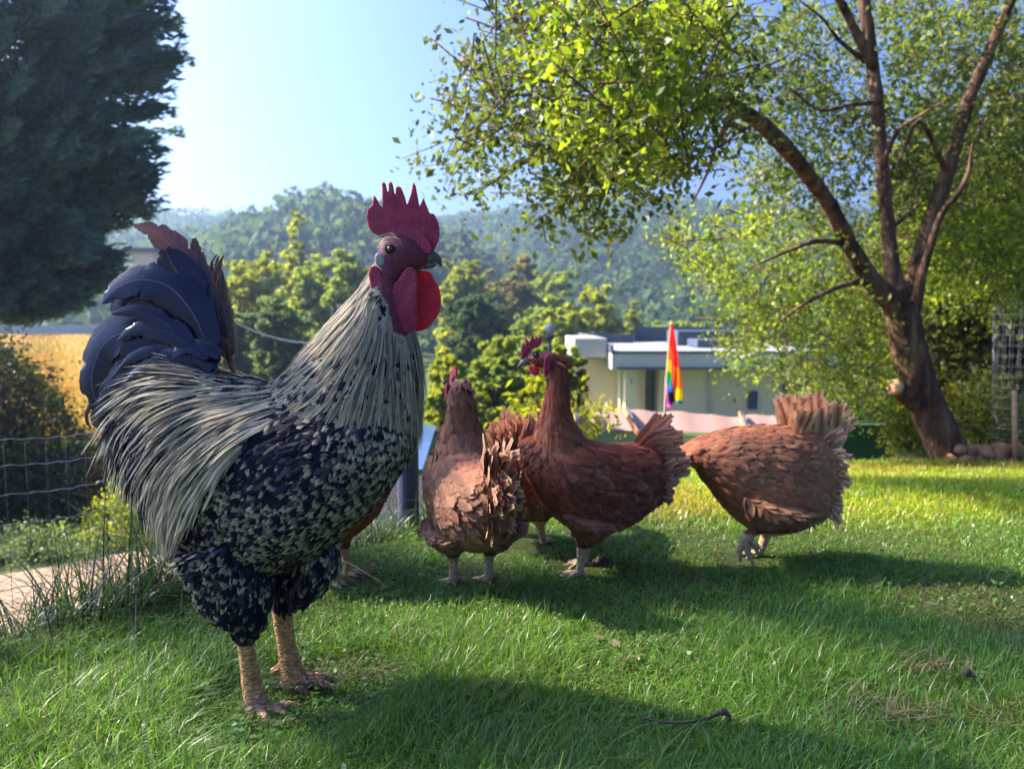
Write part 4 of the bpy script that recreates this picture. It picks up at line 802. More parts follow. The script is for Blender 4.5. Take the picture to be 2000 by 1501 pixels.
    def canopy(poly, n, dy, rad, per, size, c0, c1, lens=(1, 1)):
        xs = [p[0] for p in poly]; ys = [p[1] for p in poly]; got = 0
        while got < n:
            q = np.array([[rng.uniform(min(xs), max(xs)), rng.uniform(min(ys), max(ys))]])
            if not inpoly(q + rng.normal(0, 16, 2), poly)[0]: continue
            got += 1; c = l(q[0, 0], q[0, 1], rng.uniform(*dy)); m = int(rng.poisson(per)); rr_ = rad * rng.uniform(.6, 1.3)
            ax = rng.normal(0, 1, 3); ax[2] = -abs(ax[2]) * .8; ax /= np.linalg.norm(ax); t = rng.uniform(-1, 1, m)
            pts = c + ax * (t * rr_ * 1.5)[:, None] + rng.normal(0, rr_ * .30, (m, 3)); V.append(cards(m, pts, size * rng.uniform(.45, 1.45, m), .55, up=.4)); kk = rng.random()
            col.append((np.array(c0) * (1 - kk) + np.array(c1) * kk) * rng.uniform(.7, 1.25, (m, 1)))
            if got % 2 == 0: tw.tube([c - ax * rr_ * 1.5, c + rng.normal(0, .02, 3), c + ax * rr_ * 1.3], [.004, .003, .0012], ns=4)
    lo = ((.06, .095, .03), (.15, .19, .045)); li = ((.10, .16, .022), (.23, .28, .035))
    left = [(868, 330), (860, 250), (890, 180), (910, 110), (960, 50), (1000, -10), (1450, -20), (1460, 250), (1330, 330), (1240, 385), (1130, 400), (1000, 400), (930, 400)]
    canopy(left, 400, (-1.9, -.9), .17, 30, .036, (.04, .065, .022), (.11, .14, .035))
    canopy([(1040, 380), (1000, 420), (1150, 470), (1170, 520), (1190, 440), (1240, 400), (1230, 360)], 20, (-1.6, -1.0), .11, 22, .042, *lo)
    canopy([(1010, 0), (1050, 90), (1060, 200), (1100, 290), (1150, 350), (1260, 370), (1330, 300), (1380, 180), (1400, -20)], 140, (-2.3, -1.8), .12, 30, .034, *li)
    canopy([(1380, 0), (1420, 250), (1480, 420), (1520, 450), (1640, 420), (1700, 350), (1700, 0)], 300, (.1, 1.3), .16, 32, .040, *lo)
    canopy([(1700, 0), (1700, 420), (1850, 420), (2080, 300), (2080, -40)], 420, (.2, 1.6), .17, 34, .042, *lo)
    canopy([(1280, 470), (1360, 520), (1440, 640), (1400, 700), (1560, 740), (1640, 820), (1740, 760), (1740, 600), (1660, 520), (1600, 430), (1450, 420), (1360, 440)], 350, (-.3, 1.4), .15, 34, .037, (.09, .145, .028), (.22, .27, .05))
    canopy([(1640, 420), (1740, 420), (1740, 720), (1700, 740), (1640, 600)], 90, (.3, 1.4), .16, 32, .038, (.11, .16, .028), (.25, .29, .05))
    canopy([(1790, 420), (2060, 260), (2060, 620), (1900, 600), (1800, 560)], 260, (.3, 1.6), .18, 34, .042, *li)
    tw.build('twigs', M['bark'], root); leafmesh('crown', np.concatenate(V), np.concatenate(col), M['leaf'], root)
garden_tree()
# shaded trees and shrubs behind it, right edge
def shrub(name, poly, Y, dy, n, size, c0, c1, label, cat='shrub', mat=None, per=40, rad=.14, group=None, gz=None, base=None, asp=.55, up=0):
    xs = [p[0] for p in poly]; ys = [p[1] for p in poly]; cxp = (min(xs) + max(xs)) / 2; b0 = P(cxp, max(ys), Y); z0 = gz if gz is not None else b0.z
    root = empty(name, (b0.x, Y, z0), 0, label, cat, group); O = np.array([b0.x, Y, z0]); V = []; col = []; st = MB(); got = 0
    while got < n:
        q = np.array([[rng.uniform(min(xs), max(xs)), rng.uniform(min(ys), max(ys))]])
        if not inpoly(q, poly)[0]: continue
        got += 1; p = P(q[0, 0], q[0, 1], Y + rng.uniform(*dy)); c = np.array([p.x, p.y, p.z]) - O; m = int(rng.poisson(per)); kk = rng.random()
        V.append(cards(m, c + rng.normal(0, rad * .5, (m, 3)), size * rng.uniform(.6, 1.3, m), asp, up)); col.append((np.array(c0) * (1 - kk) + np.array(c1) * kk) * rng.uniform(.7, 1.25, (m, 1)))
        if got % 6 == 0: st.tube([np.array([c[0] * .35, c[1] * .35, 0]), c * np.array([.8, .8, .6]), c], [.016, .010, .003], ns=5, n=5)
    st.build('stems', M['bark'], root); leafmesh('foliage', np.concatenate(V), np.concatenate(col), mat or M['leaf'], root); return root
shrub('woodland_tree', [(1760, 300), (2120, 150), (2150, 900), (1760, 900), (1720, 700)], 7.6, (-.4, 1.2), 620, .10, (.06, .065, .028), (.15, .15, .045), 'dark shaded thicket of trees behind the leaning trunk at right', 'tree', per=55, rad=.34, gz=-.5)
shrub('garden_shrub', [(1735, 900), (1730, 800), (1760, 775), (1800, 800), (1845, 870), (1850, 905)], 5.3, (-.15, .3), 60, .035, (.10, .14, .02), (.20, .22, .035), 'bright yellow green shrub at the left foot of the leaning trunk', per=45, rad=.11, gz=-.36)
shrub('garden_shrub', [(1835, 800), (1860, 735), (1890, 760), (1885, 860)], 5.6, (-.1, .3), 26, .034, (.14, .13, .02), (.24, .20, .03), 'yellowish upright shrub close right of the leaning trunk', per=36, rad=.10, gz=-.36)
shrub('garden_shrub', [(1875, 880), (1880, 790), (1920, 740), (1960, 735), (1990, 780), (2080, 800), (2080, 890)], 5.4, (-.1, .5), 110, .036, (.08, .12, .03), (.17, .19, .045), 'leafy green shrub growing above the pile of stones', per=42, rad=.12, gz=-.36)
shrub('hedge', [(1560, 905), (1570, 780), (1640, 730), (1740, 760), (1745, 905)], 7.4, (-.2, .8), 150, .06, (.05, .085, .04), (.13, .16, .07), 'soft grey green hedge between the right hen and the leaning tree', 'hedge', per=46, rad=.2, gz=-.5)
# stones round the tree foot
M['stone'] = solid('field_stone', [(.3, (.20, .09, .045)), (.55, (.36, .19, .10)), (.75, (.46, .29, .17))], 9, .9, .6, 40, .01)
def stone(px, py, r, label, Y=4.75):
    p = P(px, py, Y); bm = bmesh.new(); bmesh.ops.create_icosphere(bm, subdivisions=3, radius=1); sd = rng.normal(0, 1, (4, 3)); s3 = rng.uniform(.75, 1.2, 3)
    for v in bm.verts:
        c = np.array(v.co); f = 1 + .10 * math.sin(c @ sd[0] * 2) + .08 * math.sin(c @ sd[1] * 3 + 1) + .04 * math.sin(c @ sd[2] * 6); f = min(f, 1.08); v.co = Vector(c * f * s3 * r * Y / F)
    me = bpy.data.meshes.new('stone'); bm.to_mesh(me); bm.free(); me.polygons.foreach_set('use_smooth', np.ones(len(me.polygons), dtype=bool)); me.materials.append(M['stone'])
    o = bpy.data.objects.new('stone', me); C.objects.link(o); o.location = p; o.rotation_euler = tuple(rng.uniform(0, 6, 3)); tag(o, label, 'stone', 'stones piled beside the tree foot')
for px, py, r, lb in [(1872, 878, 14, 'rounded yellowish stone topmost against the tree foot'), (1860, 900, 16, 'pale stone at the left end of the pile, touching the trunk'), (1884, 898, 17, 'upright oval stone, second from the left in the bottom row'),
                      (1898, 878, 13, 'small stone wedged on top in the middle left of the pile'), (1906, 898, 12, 'small low stone in the middle of the bottom row'), (1925, 888, 20, 'large rounded stone in the middle of the pile'),
                      (1952, 884, 20, 'large brown stone right of the middle one'), (1966, 903, 16, 'flat stone at the front right of the pile'), (1985, 880, 18, 'stone at the right end of the pile near the frame edge'), (1912, 876, 10, 'tiny stone resting between the larger ones')]:
    stone(px, py, r, lb)
tag(boxes('planting_bed_edge', [(-.5, .5, -.1, .1, -.02, .03)], M['soil']), 'low soil edge under the stones', 'soil edge'); bpy.data.objects['planting_bed_edge'].location = (3.0, 4.86, -.36)
M['greenplastic'] = solid('dark_green_plastic', [(.3, (.012, .05, .035)), (.7, (.02, .075, .05))], 12, .5, .2)
# green trough
a = P(1630, 905, 6.2); b = P(1738, 905, 6.2)
tr = empty('planter', ((a.x + b.x) / 2, 6.2, -.62), 0, 'long dark green planter at the far edge of the lawn', 'planter'); wd = (b.x - a.x) / 2
boxes('trough', [(-wd, wd, -.12, .12, 0, .30)], M['greenplastic'], tr, .02); boxes('rim', [(-wd - .02, wd + .02, -.14, -.10, .27, .32), (-wd - .02, wd + .02, .10, .14, .27, .32), (-wd - .021, -wd + .02, -.098, .098, .272, .318), (wd - .02, wd + .021, -.098, .098, .272, .318)], M['greenplastic'], tr, .006)
boxes('soil_fill', [(-wd + .02, wd - .02, -.098, .098, .25, .305)], M['soil'], tr)
# wire cage with stake at the right border
cg = P(2010, 890, 4.9); mc = empty('wire_cage', (cg.x, cg.y + .15, -.36), 0, 'tall wire mesh plant guard cut by the right frame edge', 'wire cage'); mb = MB(); Rc = .13; Hc = 1.0
for i in range(15):
    z = .05 + i * (Hc - .05) / 14; rr_ = Rc * (1 + .25 * z); a_ = np.linspace(0, 2 * np.pi, 25); mb.tube(np.stack([np.cos(a_) * rr_, np.sin(a_) * rr_, 0 * a_ + z], 1), np.full(25, .0012), ns=4, cap=False)
for i in range(20):
    a_ = 2 * np.pi * i / 20; mb.tube([(Rc * math.cos(a_), Rc * math.sin(a_), 0), (Rc * 1.25 * math.cos(a_), Rc * 1.25 * math.sin(a_), Hc)], [.0010, .0010], ns=4)
mb.build('mesh', M['wire'], mc)
sk = P(1986, 860, 4.7); s2 = P(1981, 762, 4.7); tag(MB().tube([(sk.x, 4.7, -.38), (s2.x, 4.7, s2.z)], [.016, .014], ns=8).build('stake', M['cutwood']), 'orange brown wooden stake beside the wire cage', 'stake')

# ------------------------------------------------------------------ villa
M['render'] = solid('cream_render', [(.3, (.74, .58, .34)), (.7, (.80, .66, .42))], .6, .9, .15, 20, .01)
M['fascia'] = solid('pale_fascia', [(.3, (.44, .42, .37)), (.7, (.52, .50, .44))], .8, .85, .1, 20, .01)
M['roofdark'] = solid('dark_bitumen', [(.3, (.035, .05, .085)), (.7, (.06, .08, .12))], 1, .7, .3)
M['rooftop'] = solid('roof_gravel', [(.3, (.20, .20, .22)), (.7, (.28, .28, .30))], 2, .9, .4, 40, .01)
M['glassdark'] = solid('dark_glass', [(.3, (.015, .018, .022)), (.7, (.03, .035, .04))], 1, .12, 0, spec=.8)
def villa():
    Y = 28.0; k = Y / F; X = lambda px: (px - 1000) * k; Zf = lambda py, yy=Y: P(1300, py, yy).z
    g = -3.9; root = empty('villa', (X(1330), Y, g), 0, 'cream flat roofed villa beyond the hens', 'house'); ox = X(1330)
    def B(name, L, m, par=root, bev=0): return boxes(name, [(a - ox, b - ox, c - Y, d - Y, e - g, f - g) for a, b, c, d, e, f in L], m, par, bev)
    zt, zb = Zf(690), Zf(722)
    B('wall', [(X(1300), X(1640), Y + .9, Y + 9, g, zb), (X(1222), X(1274), Y + 1.4, Y + 9, g, zb)], M['render'])
    B('wall', [(X(1132), X(1221.6), Y + 2.2, Y + 10, g, Zf(700, Y + 2))], M['render'])
    B('pillar', [(X(1226), X(1250), Y + .5, Y + .95, g, zb)], M['render'])
    B('wall', [(X(1274), X(1300), Y + 2.0, Y + 9, g, zb)], M['roofdark'])
    d = B('door', [(X(1276), X(1298), Y + 1.9, Y + 1.99, g, zb - .15)], M['glassdark']); B('door_frame', [(X(1274), X(1276), Y + 1.8, Y + 2, g, zb), (X(1298), X(1299.8), Y + 1.8, Y + 2, g, zb)], M['fascia'], d)
    r = B('roof', [(X(1195), X(1660), Y, Y + 13, zb + .003, zt)], M['fascia'], bev=.02)
    B('roof_surface', [(X(1197), X(1658), Y + .1, Y + 12.9, zt + .001, zt + .02)], M['rooftop'], r)
    B('roof_edge', [(X(1194), X(1661), Y - .03, Y + .12, zt + .002, zt + .09), (X(1194), X(1199), Y + .13, Y + 6, zt + .002, zt + .30)], M['roofdark'], r)
    B('parapet', [(X(1150), X(1330), Y + 11, Y + 11.3, zt + .03, Zf(652, Y + 11)), (X(1300) + 1, X(1640) + 3, Y + 13.3, Y + 13.7, zt - 1, Zf(638, Y + 13))], M['roofdark'], r)
    B('skylight', [(X(1350) + 1.0, X(1490) + 1.6, Y + 7, Y + 9.5, zt + .03, Zf(646, Y + 7))], M['roofdark'], r, .05)
    B('skylight', [(X(1366) + 1.0, X(1484) + 1.6, Y + 4.5, Y + 6.4, zt + .03, Zf(663, Y + 4.5))], M['roofdark'], r, .05)
    B('roof', [(X(1126), X(1196) - .08, Y + 1.0, Y + 10, Zf(698, Y + 1), Zf(661, Y + 1))], M['fascia'], bev=.02); B('roof_surface', [(X(1128), X(1195) - .1, Y + 1.1, Y + 9.9, Zf(661, Y + 1) + .001, Zf(661, Y + 1) + .02)], M['rooftop'], r)
    B('roof_edge', [(X(1128), X(1195) + 1, Y + 10, Y + 10.3, Zf(672, Y + 1), Zf(650, Y + 10))], M['roofdark'], r)
    B('gutter', [(X(1205), X(1655), Y - .09, Y - .035, zb + .02, zb + .10)], M['roofdark'])
    B('downpipe', [(X(1395), X(1395) + .09, Y + .78, Y + .86, g, zb)], M['fascia'])
    w3 = B('window', [(X(1545), X(1590), Y + .86, Y + .897, Zf(800), Zf(745))], M['glassdark']); B('window_frame', [(X(1543), X(1545) - .002, Y + .80, Y + .895, Zf(802), Zf(743)), (X(1590) + .002, X(1592), Y + .80, Y + .895, Zf(802), Zf(743)), (X(1545), X(1590), Y + .80, Y + .894, Zf(804), Zf(800) - .002)], M['fascia'], w3)
    wl = B('wall_panel', [(X(1477), X(1496), Y + .78, Y + .898, Zf(804), Zf(767))], M['roofdark'], bev=.02)
    mb = MB(); c = P(1229, 744, Y + .4); mb.ball((c.x - ox, Y + .3 - Y, c.z - g), .10); mb.tube([(c.x - ox, .3, c.z - g), (c.x - ox, .52, c.z - g)], [.03, .03]); mb.build('wall_lamp', M['fascia'], root)
villa()
# pale pink fabric shelters in front of the villa
M['pinkcloth'] = leafmat('pale_pink_canvas', trans=.25, rough=.8, spec=.1, tint=(1.1, 1, 1)); M['orange'] = solid('orange_fabric', [(.3, (.62, .17, .05)), (.7, (.72, .24, .09))], 10, .8, .2)
def shelter(pts, Y0, Y1, label, bar, gz=-3.0):
    tp = [P(x, y, Y1) for x, y in pts]; ox = tp[0].x; root = empty('canvas_shelter', (ox, Y0, gz), 0, label, 'canvas shelter', 'pink canvas shelters'); V = []; n = len(tp); rows = 7
    xs = np.interp(np.linspace(0, n - 1, 40), range(n), [p.x for p in tp]); zs = np.interp(np.linspace(0, n - 1, 40), range(n), [p.z for p in tp])
    for r in range(rows):
        t = r / (rows - 1)
        for x, z in zip(xs, zs): V.append((x - ox, (Y1 - t * (Y1 - Y0)) - Y0, z - gz - t * .9 - .12 * math.sin(math.pi * t) + .02 * math.sin(x * 9)))
    Fq = [(r * 40 + i, r * 40 + i + 1, (r + 1) * 40 + i + 1, (r + 1) * 40 + i) for r in range(rows - 1) for i in range(39)]
    V2 = V + [(a, b, c - .012) for a, b, c in V]; N = len(V); Fq += [tuple(i + N for i in reversed(f)) for f in Fq]
    mk('canvas', V2, Fq, M['pinkcloth'], root, col=np.tile([.44, .29, .26], (len(V2), 1)))
    (x0, y0), (x1, y1), w_ = bar; a, b = P(x0, y0, Y1 - .05), P(x1, y1, Y0 - .1); MB().tube([(a.x - ox, Y1 - .05 - Y0, a.z - gz), (b.x - ox, -.1, b.z - gz)], [w_, w_], ns=4, flat=.4).build('orange_strut', M['orange'], root)
    MB().tube([(a.x - ox + w_ * 1.6, Y1 - .03 - Y0, a.z - gz), (b.x - ox + w_ * 1.6, -.08, b.z - gz)], [w_ * .5, w_ * .5], ns=4).build('dark_strut', M['roofdark'], root)
    mb = MB()
    for x in (xs[0] + .1, xs[-1] - .1): mb.tube([(x - ox, Y1 - Y0 - .05, 0), (x - ox, Y1 - Y0 - .05, zs[0] - gz - .02)], [.03, .03])
    mb.build('poles', M['wire'], root)
shelter([(1120, 812), (1215, 800), (1370, 806), (1400, 812)], 11.6, 13.6, 'pale pink canvas shelter between the profile hen\'s tail and her neck', ((1216, 797), (1252, 862), .055))
shelter([(1372, 812), (1446, 812), (1560, 806), (1600, 812)], 12.0, 13.9, 'pale pink canvas shelter right above the bending hen\'s back', ((1444, 806), (1452, 836), .045))
# rainbow flag hanging from its pole
def flag():
    Y = 7.2; k = Y / F; tp = P(1311, 632, Y); bt = P(1292, 905, Y); root = empty('flag', (bt.x, Y, -1.24), 0, 'multicoloured rainbow flag hanging limp from a thin pole', 'flag'); O = np.array([bt.x, Y, -1.24]); l = lambda px, py, dy=0: np.array(P(px, py, Y + dy)) - O
    MB().tube([(0, 0, 0), l(1300, 760), l(1311, 628)], [.010, .008, .006], ns=8, n=8).build('pole', M['palepost'], root)
    red, org, yel, grn, blu, pur, blk, pnk, tea, brn = (.75, .02, .02), (.85, .18, .01), (.85, .60, .01), (.02, .42, .05), (.02, .16, .75), (.30, .02, .35), (.01, .01, .02), (.9, .16, .65), (.02, .35, .40), (.10, .03, .01)
    L_ = [(1308, 632, 1311), (1303, 690, 1311), (1301, 740, 1313), (1302, 775, 1316), (1303, 794, 1312)]; Rr = [(1311, 632, 1315), (1311, 690, 1324), (1313, 740, 1331), (1314, 775, 1334), (1318, 786, 1332)]
    seq = {'front_fold': (L_, [(0, red), (.18, org), (.30, yel), (.42, grn), (.50, tea), (.60, blu), (.66, blk), (.82, blk), (.86, pur), (.92, pnk), (1, pnk)], 0), 'outer_fold': (Rr, [(0, red), (.25, red), (.36, org), (.52, org), (.60, yel), (.74, yel), (.80, grn), (.88, grn), (.90, blu), (1, blu)], .03)}
    for nm, (edge, stops, dy) in seq.items():
        nr, nc = 60, 9; e = catmull(np.array(edge, float), nr); V = []; col = []
        for i in range(nr):
            t = i / (nr - 1); c = next((cc for (s0, cc) in reversed(stops) if t >= s0), stops[0][1])
            for j in range(nc):
                u = j / (nc - 1); px = e[i, 0] + (e[i, 2] - e[i, 0]) * u; V.append(l(px, e[i, 1] + 3 * u, dy + .035 * math.sin(u * 7 + t * 5) * (.3 + t))); cc = c
                if nm == 'outer_fold' and u < .2 and t > .3: cc = red
                if nm == 'front_fold' and u < .25 and .3 < t < .85: cc = (tea if t < .55 else pnk)
                col.append(cc)
        i, j = np.meshgrid(np.arange(nr - 1), np.arange(nc - 1), indexing='ij'); Fq = np.stack([i * nc + j, i * nc + j + 1, (i + 1) * nc + j + 1, (i + 1) * nc + j], 2).reshape(-1, 4)
        mk(nm, np.array(V), Fq, M['flagcloth'], root, col=np.array(col))
M['flagcloth'] = leafmat('flag_cloth', trans=.4, rough=.7, spec=.1, tint=(1.3, 1.3, 1.3)); flag()
# globe lamp behind the profile hen
gl = P(1074, 642, 9.0); M['globe'] = solid('frosted_globe', [(.3, (.22, .26, .30)), (.7, (.4, .42, .46))], 6, .12, 0, spec=.8)
t = empty('globe_lamp', (gl.x, 9.0, -1.24), 0, 'glass globe garden lamp just above the profile hen\'s comb', 'garden lamp'); MB().ball((0, 0, gl.z + 1.24), .062, 16, 24).build('globe', M['globe'], t)
MB().tube([(0, 0, 0), (0, 0, gl.z + 1.24 - .1)], [.02, .02]).tube([(0, 0, gl.z + 1.12), (0, 0, gl.z + 1.17)], [.045, .05]).build('post', M['post'], t)

# ------------------------------------------------------------------ left side: fence, path, bank, field
pz = -1.215
path = [PG(x, y, pz) for x, y in [(-500, 1150), (0, 1122), (60, 1112), (320, 1066), (560, 1000), (830, 926), (1050, 905)]]; sheet('path', [(-7, 2.2), (0.2, 2.2), (1.2, 4.5), (2.2, 9.0)] + [(p.x, p.y) for p in reversed(path)], pz, M['paving'])
M['poolblue'] = solid('pool_water', [(.3, (.16, .30, .50)), (.7, (.22, .38, .58))], 2, .08, .15, 8, .01, spec=.6)
sheet('pool', [(-2.6, 8.8), (-1.05, 8.9), (-1.25, 12.6), (-3.2, 12.6)], pz - .01, M['poolblue'])
# fence of woven wire along the lawn edge
FE = np.array([(-1.6, .30), (-.96, 1.26), (-.70, 1.60), (-.305, 2.06)])
fr = empty('wire_fence', (-.305, 2.06, 0), 0, 'low woven wire fence along the left edge of the lawn', 'fence'); FO = np.array([-.305, 2.06, 0])
Lf = np.cumsum([0] + [float(np.hypot(*(FE[i + 1] - FE[i]))) for i in range(len(FE) - 1)]); fx = lambda s_: np.interp(s_, Lf, FE[:, 0]); fy = lambda s_: np.interp(s_, Lf, FE[:, 1])
def strand(z, r):
    s_ = np.linspace(0, Lf[-1], 260); ph = s_ * 160; pts = np.stack([fx(s_), fy(s_), z + .0035 * np.sin(s_ * 22) + .0012 * np.sin(ph) - .015 * sst(s_, 1.0, 2.5)], 1) - FO
    return MB().tube(pts, r * (1 + .35 * np.sin(ph * 2)), ns=5)
for z, r in [(.335, .0011), (.288, .0009), (.236, .0010), (.182, .0009), (.125, .0007), (.065, .0007), (.02, .0007)]: strand(z, r).build('wire_strand', M['wire'], fr)
M['darkwire'] = solid('weathered_wire', [(.3, (.06, .06, .07)), (.7, (.14, .14, .15))], 60, .6, .2)
mb = MB()
for s_ in np.arange(.1, Lf[-1], .034): mb.tube(np.array([(fx(s_), fy(s_), 0.0), (fx(s_) + .001, fy(s_), .18), (fx(s_), fy(s_), .328)]) - FO, [.0005] * 3, ns=4)
mb.build('upright_wires', M['darkwire'], fr)
pp = P(800, 1034, 2.03); tag(MB().tube([(pp.x, 2.03, -.1), (pp.x - .003, 2.03, .1), (pp.x, 2.03, .34)], [.029, .029, .028], ns=20, n=12).build('fence_post', M['post']), 'dark blue grey round fence post between the rooster and the hen', 'fence post')
p2 = P(243, 965, 6.4); tag(boxes('garden_post', [(-.09, .09, -.09, .09, 0, .62)], M['palepost'], bevel=.012), 'pale square post behind the rooster\'s hanging saddle feathers', 'post'); bpy.data.objects['garden_post'].location = (p2.x, 6.4, -1.24)
# dark bank hedge, bright shrub, low plants
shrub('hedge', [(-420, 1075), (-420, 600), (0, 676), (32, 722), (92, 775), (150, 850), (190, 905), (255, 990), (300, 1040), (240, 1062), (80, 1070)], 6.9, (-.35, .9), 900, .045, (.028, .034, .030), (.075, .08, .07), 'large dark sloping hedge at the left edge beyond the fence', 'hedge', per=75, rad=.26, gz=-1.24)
shrub('lit_hedge_rim', [(-60, 655), (0, 668), (35, 712), (95, 765), (155, 840), (195, 895), (265, 985), (250, 1000), (180, 905), (140, 852), (84, 785), (20, 735), (-60, 680)], 7.0, (.3, 1.0), 120, .045, (.14, .21, .018), (.32, .35, .035), 'yellow green leaves along the sloping top of the dark hedge, its sunlit rim put into colour', 'lit_hedge_rim', per=36, rad=.10, gz=-1.24)  # brighter leaves along the hedge top stand in for its sunlit rim
shrub('garden_shrub', [(160, 1085), (150, 1040), (200, 985), (225, 930), (262, 955), (300, 1000), (345, 1060), (350, 1080), (250, 1092)], 5.95, (-.2, .25), 130, .032, (.12, .17, .02), (.26, .28, .045), 'sunlit lime shrub behind the fence, left of the rooster\'s rump', per=46, rad=.09, gz=-1.24)
shrub('ground_plants', [(-100, 1130), (-100, 1060), (60, 1030), (170, 1040), (190, 1085), (60, 1125)], 5.55, (-.15, .2), 110, .03, (.06, .10, .07), (.13, .17, .11), 'low grey green plants along the far side of the path', 'plants', per=36, rad=.10, gz=-1.24)
shrub('garden_shrub', [(160, 960), (170, 890), (230, 880), (275, 900), (280, 960), (220, 985)], 6.6, (-.1, .4), 60, .035, (.07, .07, .03), (.20, .17, .05), 'straggly brown green shrub right of the dark hedge', per=30, rad=.11, gz=-1.24)
shrub('garden_shrub', [(985, 870), (975, 790), (1010, 775), (1040, 745), (1100, 760), (1150, 770), (1195, 785), (1205, 830), (1170, 850), (1130, 860), (1060, 880)], 3.9, (-.1, .3), 34, .062, (.13, .16, .012), (.26, .26, .025), 'glossy yellow leaved shrub behind the profile hen\'s breast', per=16, rad=.09, gz=-.6, asp=.42)
M['field'] = solid('dry_field', [(.25, (.20, .12, .03)), (.5, (.30, .17, .04)), (.75, (.24, .19, .04))], .8, .95, .6, 5, .08, .05)
f0 = [P(x, y, Y) for x, y, Y in [(-400, 905, 13), (420, 905, 13), (480, 655, 42), (-400, 655, 42)]]
nx, ny = 60, 90; V = []; 
for i in range(ny):
    t = i / (ny - 1); a_, b_ = f0[0].lerp(f0[3], t), f0[1].lerp(f0[2], t)
    for j in range(nx): p = a_.lerp(b_, j / (nx - 1)); V.append((p.x, p.y, p.z + .05 * math.sin(p.x * 1.7 + p.y) + .04 * rng.random()))
i, j = np.meshgrid(np.arange(ny - 1), np.arange(nx - 1), indexing='ij'); Fq = np.stack([i * nx + j, i * nx + j + 1, (i + 1) * nx + j + 1, (i + 1) * nx + j], 2).reshape(-1, 4); V = np.array(V)
tag(mk('field', V, Fq, M['field']), kind='structure')
n = 60000; s1, s2 = rng.random(n) ** 1.0, rng.random(n); yy = 13 * (42 / 13) ** s1; tt = (yy - 13) / 29; xa = f0[0].x + (f0[3].x - f0[0].x) * tt; xb = f0[1].x + (f0[2].x - f0[1].x) * tt; xx = xa + (xb - xa) * s2; zz = f0[0].z + (f0[3].z - f0[0].z) * tt
v = vnoise(xx, yy, .5, 4)[:, None]; cg = np.array([.30, .165, .038]) * (1 - v) + np.array([.20, .19, .035]) * v; cg = cg * rng.uniform(.6, 1.25, (n, 1)); lowg = (tt < .06); cg[lowg] = np.array([.16, .24, .03])
blades('field_grass', xx, yy, zz - .02, rng.uniform(.12, .30, n), rng.uniform(.012, .03, n), rng.uniform(.1, .7, n), cg, M['farleaf'], label='dry orange grass covering the sloping field', segs=2)
M['asphalt'] = solid('grey_road', [(.3, (.020, .028, .045)), (.7, (.03, .04, .06))], 1, 1, .2, spec=0)
r0 = [P(x, y, Y) for x, y, Y in [(-200, 654, 42.4), (480, 654, 42.4), (480, 628, 58), (-200, 640, 58)]]; tag(mk('road', [tuple(p) for p in r0], [(0, 1, 2, 3)], M['asphalt'], smooth=False), kind='structure')
def cottage():
    Y = 52; k = Y / F; a = P(236, 0, Y).x; b = P(279, 0, Y).x; zt = P(260, 492, Y).z; zb = P(260, 640, Y).z; root = empty('cottage', (a, Y, zb), 0, 'narrow glimpse of a cream house wall beside the conifer', 'house')
    boxes('wall', [(0, b - a, 0, 6, 0, zt - zb)], M['render'], root); w_ = boxes('window', [((b - a) * .35, (b - a) * .75, -.06, -.003, zt - zb - 2.2, zt - zb - .9)], M['glassdark'], root)
    boxes('window_frame', [((b - a) * .30, (b - a) * .35 - .002, -.08, -.003, zt - zb - 2.3, zt - zb - .8), ((b - a) * .75 + .002, (b - a) * .80, -.08, -.003, zt - zb - 2.3, zt - zb - .8)], M['fascia'], w_); boxes('roof', [(-.4, b - a + .3, -.4, 6.4, zt - zb + .002, zt - zb + .25)], M['roofdark'], root)
cottage()
mb = MB(); a, b = P(425, 612, 22), P(640, 672, 22); pt = [np.array(a) + (np.array(b) - np.array(a)) * t + np.array([0, 0, -.25 * math.sin(math.pi * t)]) for t in np.linspace(-.6, 1.6, 20)]
tag(mb.tube(pt, [.022] * 20, ns=5).build('cable', M['wire']), 'thin pale cable sloping down behind the rooster\'s neck', 'cable')

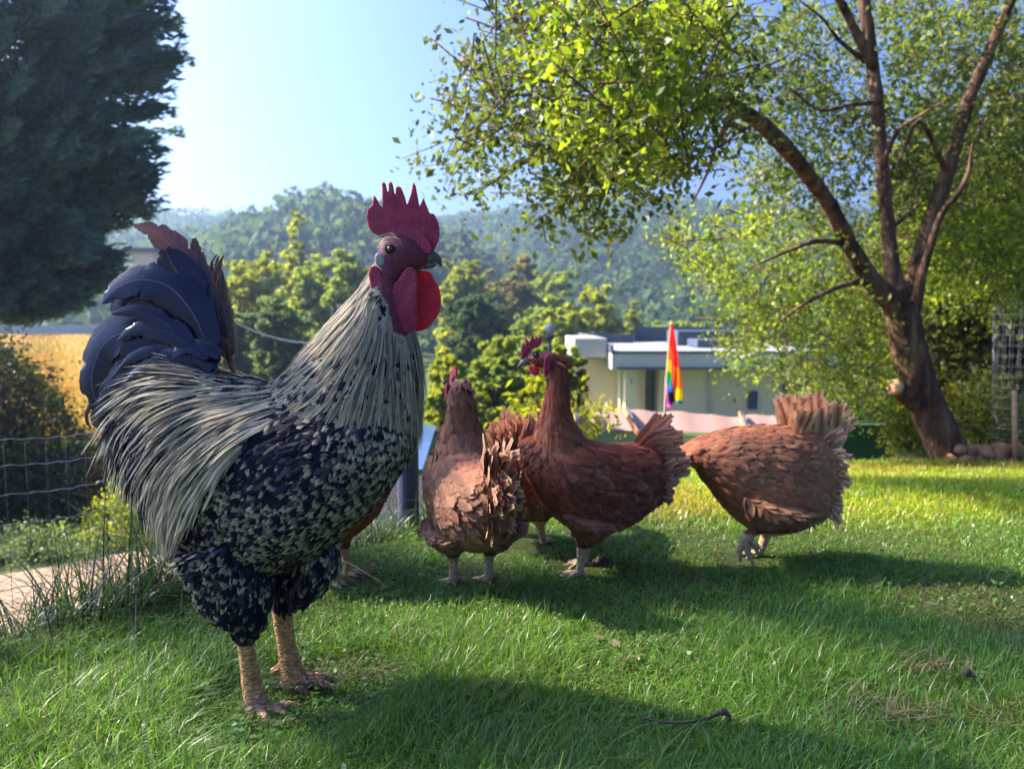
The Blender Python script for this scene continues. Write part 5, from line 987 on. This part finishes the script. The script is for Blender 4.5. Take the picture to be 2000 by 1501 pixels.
# ------------------------------------------------------------------ litter on the lawn
M['drytwig'] = solid('dry_twig', [(.3, (.05, .03, .03)), (.7, (.12, .075, .06))], 60, .85, .5); M['straw'] = leafmat('dry_straw', trans=.2, rough=.7, spec=.2, tint=(1, .9, .7))
mb = MB(); q = [PG(x, y, .022) for x, y in [(1248, 1398), (1290, 1408), (1340, 1410), (1380, 1402), (1405, 1392)]]; mb.tube([tuple(p) for p in q], [.0012, .0017, .0018, .0018, .003], ns=7, n=24, jit=.1); e = q[-1]
mb.ball((e.x + .004, e.y, .024), .005, 8, 10); mb.tube([(e.x + .004, e.y, .028), (e.x + .012, e.y - .004, .018), (e.x + .006, e.y - .008, .010)], [.004, .003, .001], ns=6, n=8)
tag(mb.build('twig', M['drytwig']), 'thin dark twig with a knobbly end lying in the grass', 'twig')
q = PG(1888, 1312, .03); mb = MB(); mb.ball(tuple(q), (.0072, .0062, .0064), 10, 14); mb.tube([(q.x, q.y, q.z - .004), (q.x + .022, q.y, .02), (q.x + .035, q.y - .01, .012)], [.0014, .0012, .0008], ns=5, n=8); tag(mb.build('seed_ball', M['drytwig']), 'small round dark seed ball on a short stalk', 'seed ball')
q = PG(1182, 1105, .012); mb = MB(); [mb.ball((q.x + rng.normal(0, .011), q.y + rng.normal(0, .006), .02 + rng.uniform(0, .006)), rng.uniform(.005, .009), 6, 9) for _ in range(9)]; tag(mb.build('dropping', M['drytwig']), 'small dark dropping under the profile hen\'s tail', 'dropping')
for (px, py, m, rad, lb) in [(1735, 1415, 70, .04, 'clump of dry straw pressed into the grass near the lower right'), (1850, 1330, 60, .04, 'wisp of dry straw around the small seed ball'), (1960, 1430, 60, .05, 'patch of dead grass in the lower right corner'), (650, 1345, 70, .04, 'scattered dead grass beside the rooster\'s feet')]:
    q = PG(px, py, 0); sx = q.x + rng.normal(0, rad, m); sy = q.y + rng.normal(0, rad * .5, m); o = blades('straw_clump', sx, sy, np.full(m, .018), rng.uniform(.012, .02, m), rng.uniform(.0012, .002, m), rng.uniform(1.6, 4.0, m), np.array([.20, .14, .08]) * rng.uniform(.5, 1.6, (m, 1)), M['straw'], label=lb, segs=4, droop=.3); o['category'] = 'straw'

# ------------------------------------------------------------------ haze filling the valley air
m_, N, L = newmat('haze'); pv = N.new('ShaderNodeVolumePrincipled'); pv.inputs['Color'].default_value = (.46, .66, 1, 1); pv.inputs['Density'].default_value = .0014; pv.inputs['Anisotropy'].default_value = .6
o_ = N.new('ShaderNodeOutputMaterial'); L.new(pv.outputs[0], o_.inputs[1])
tag(boxes('haze', [(-900, 900, -300, 1000, -30, 90)], m_), 'thin bluish haze in the air over the valley', 'haze', kind='stuff')
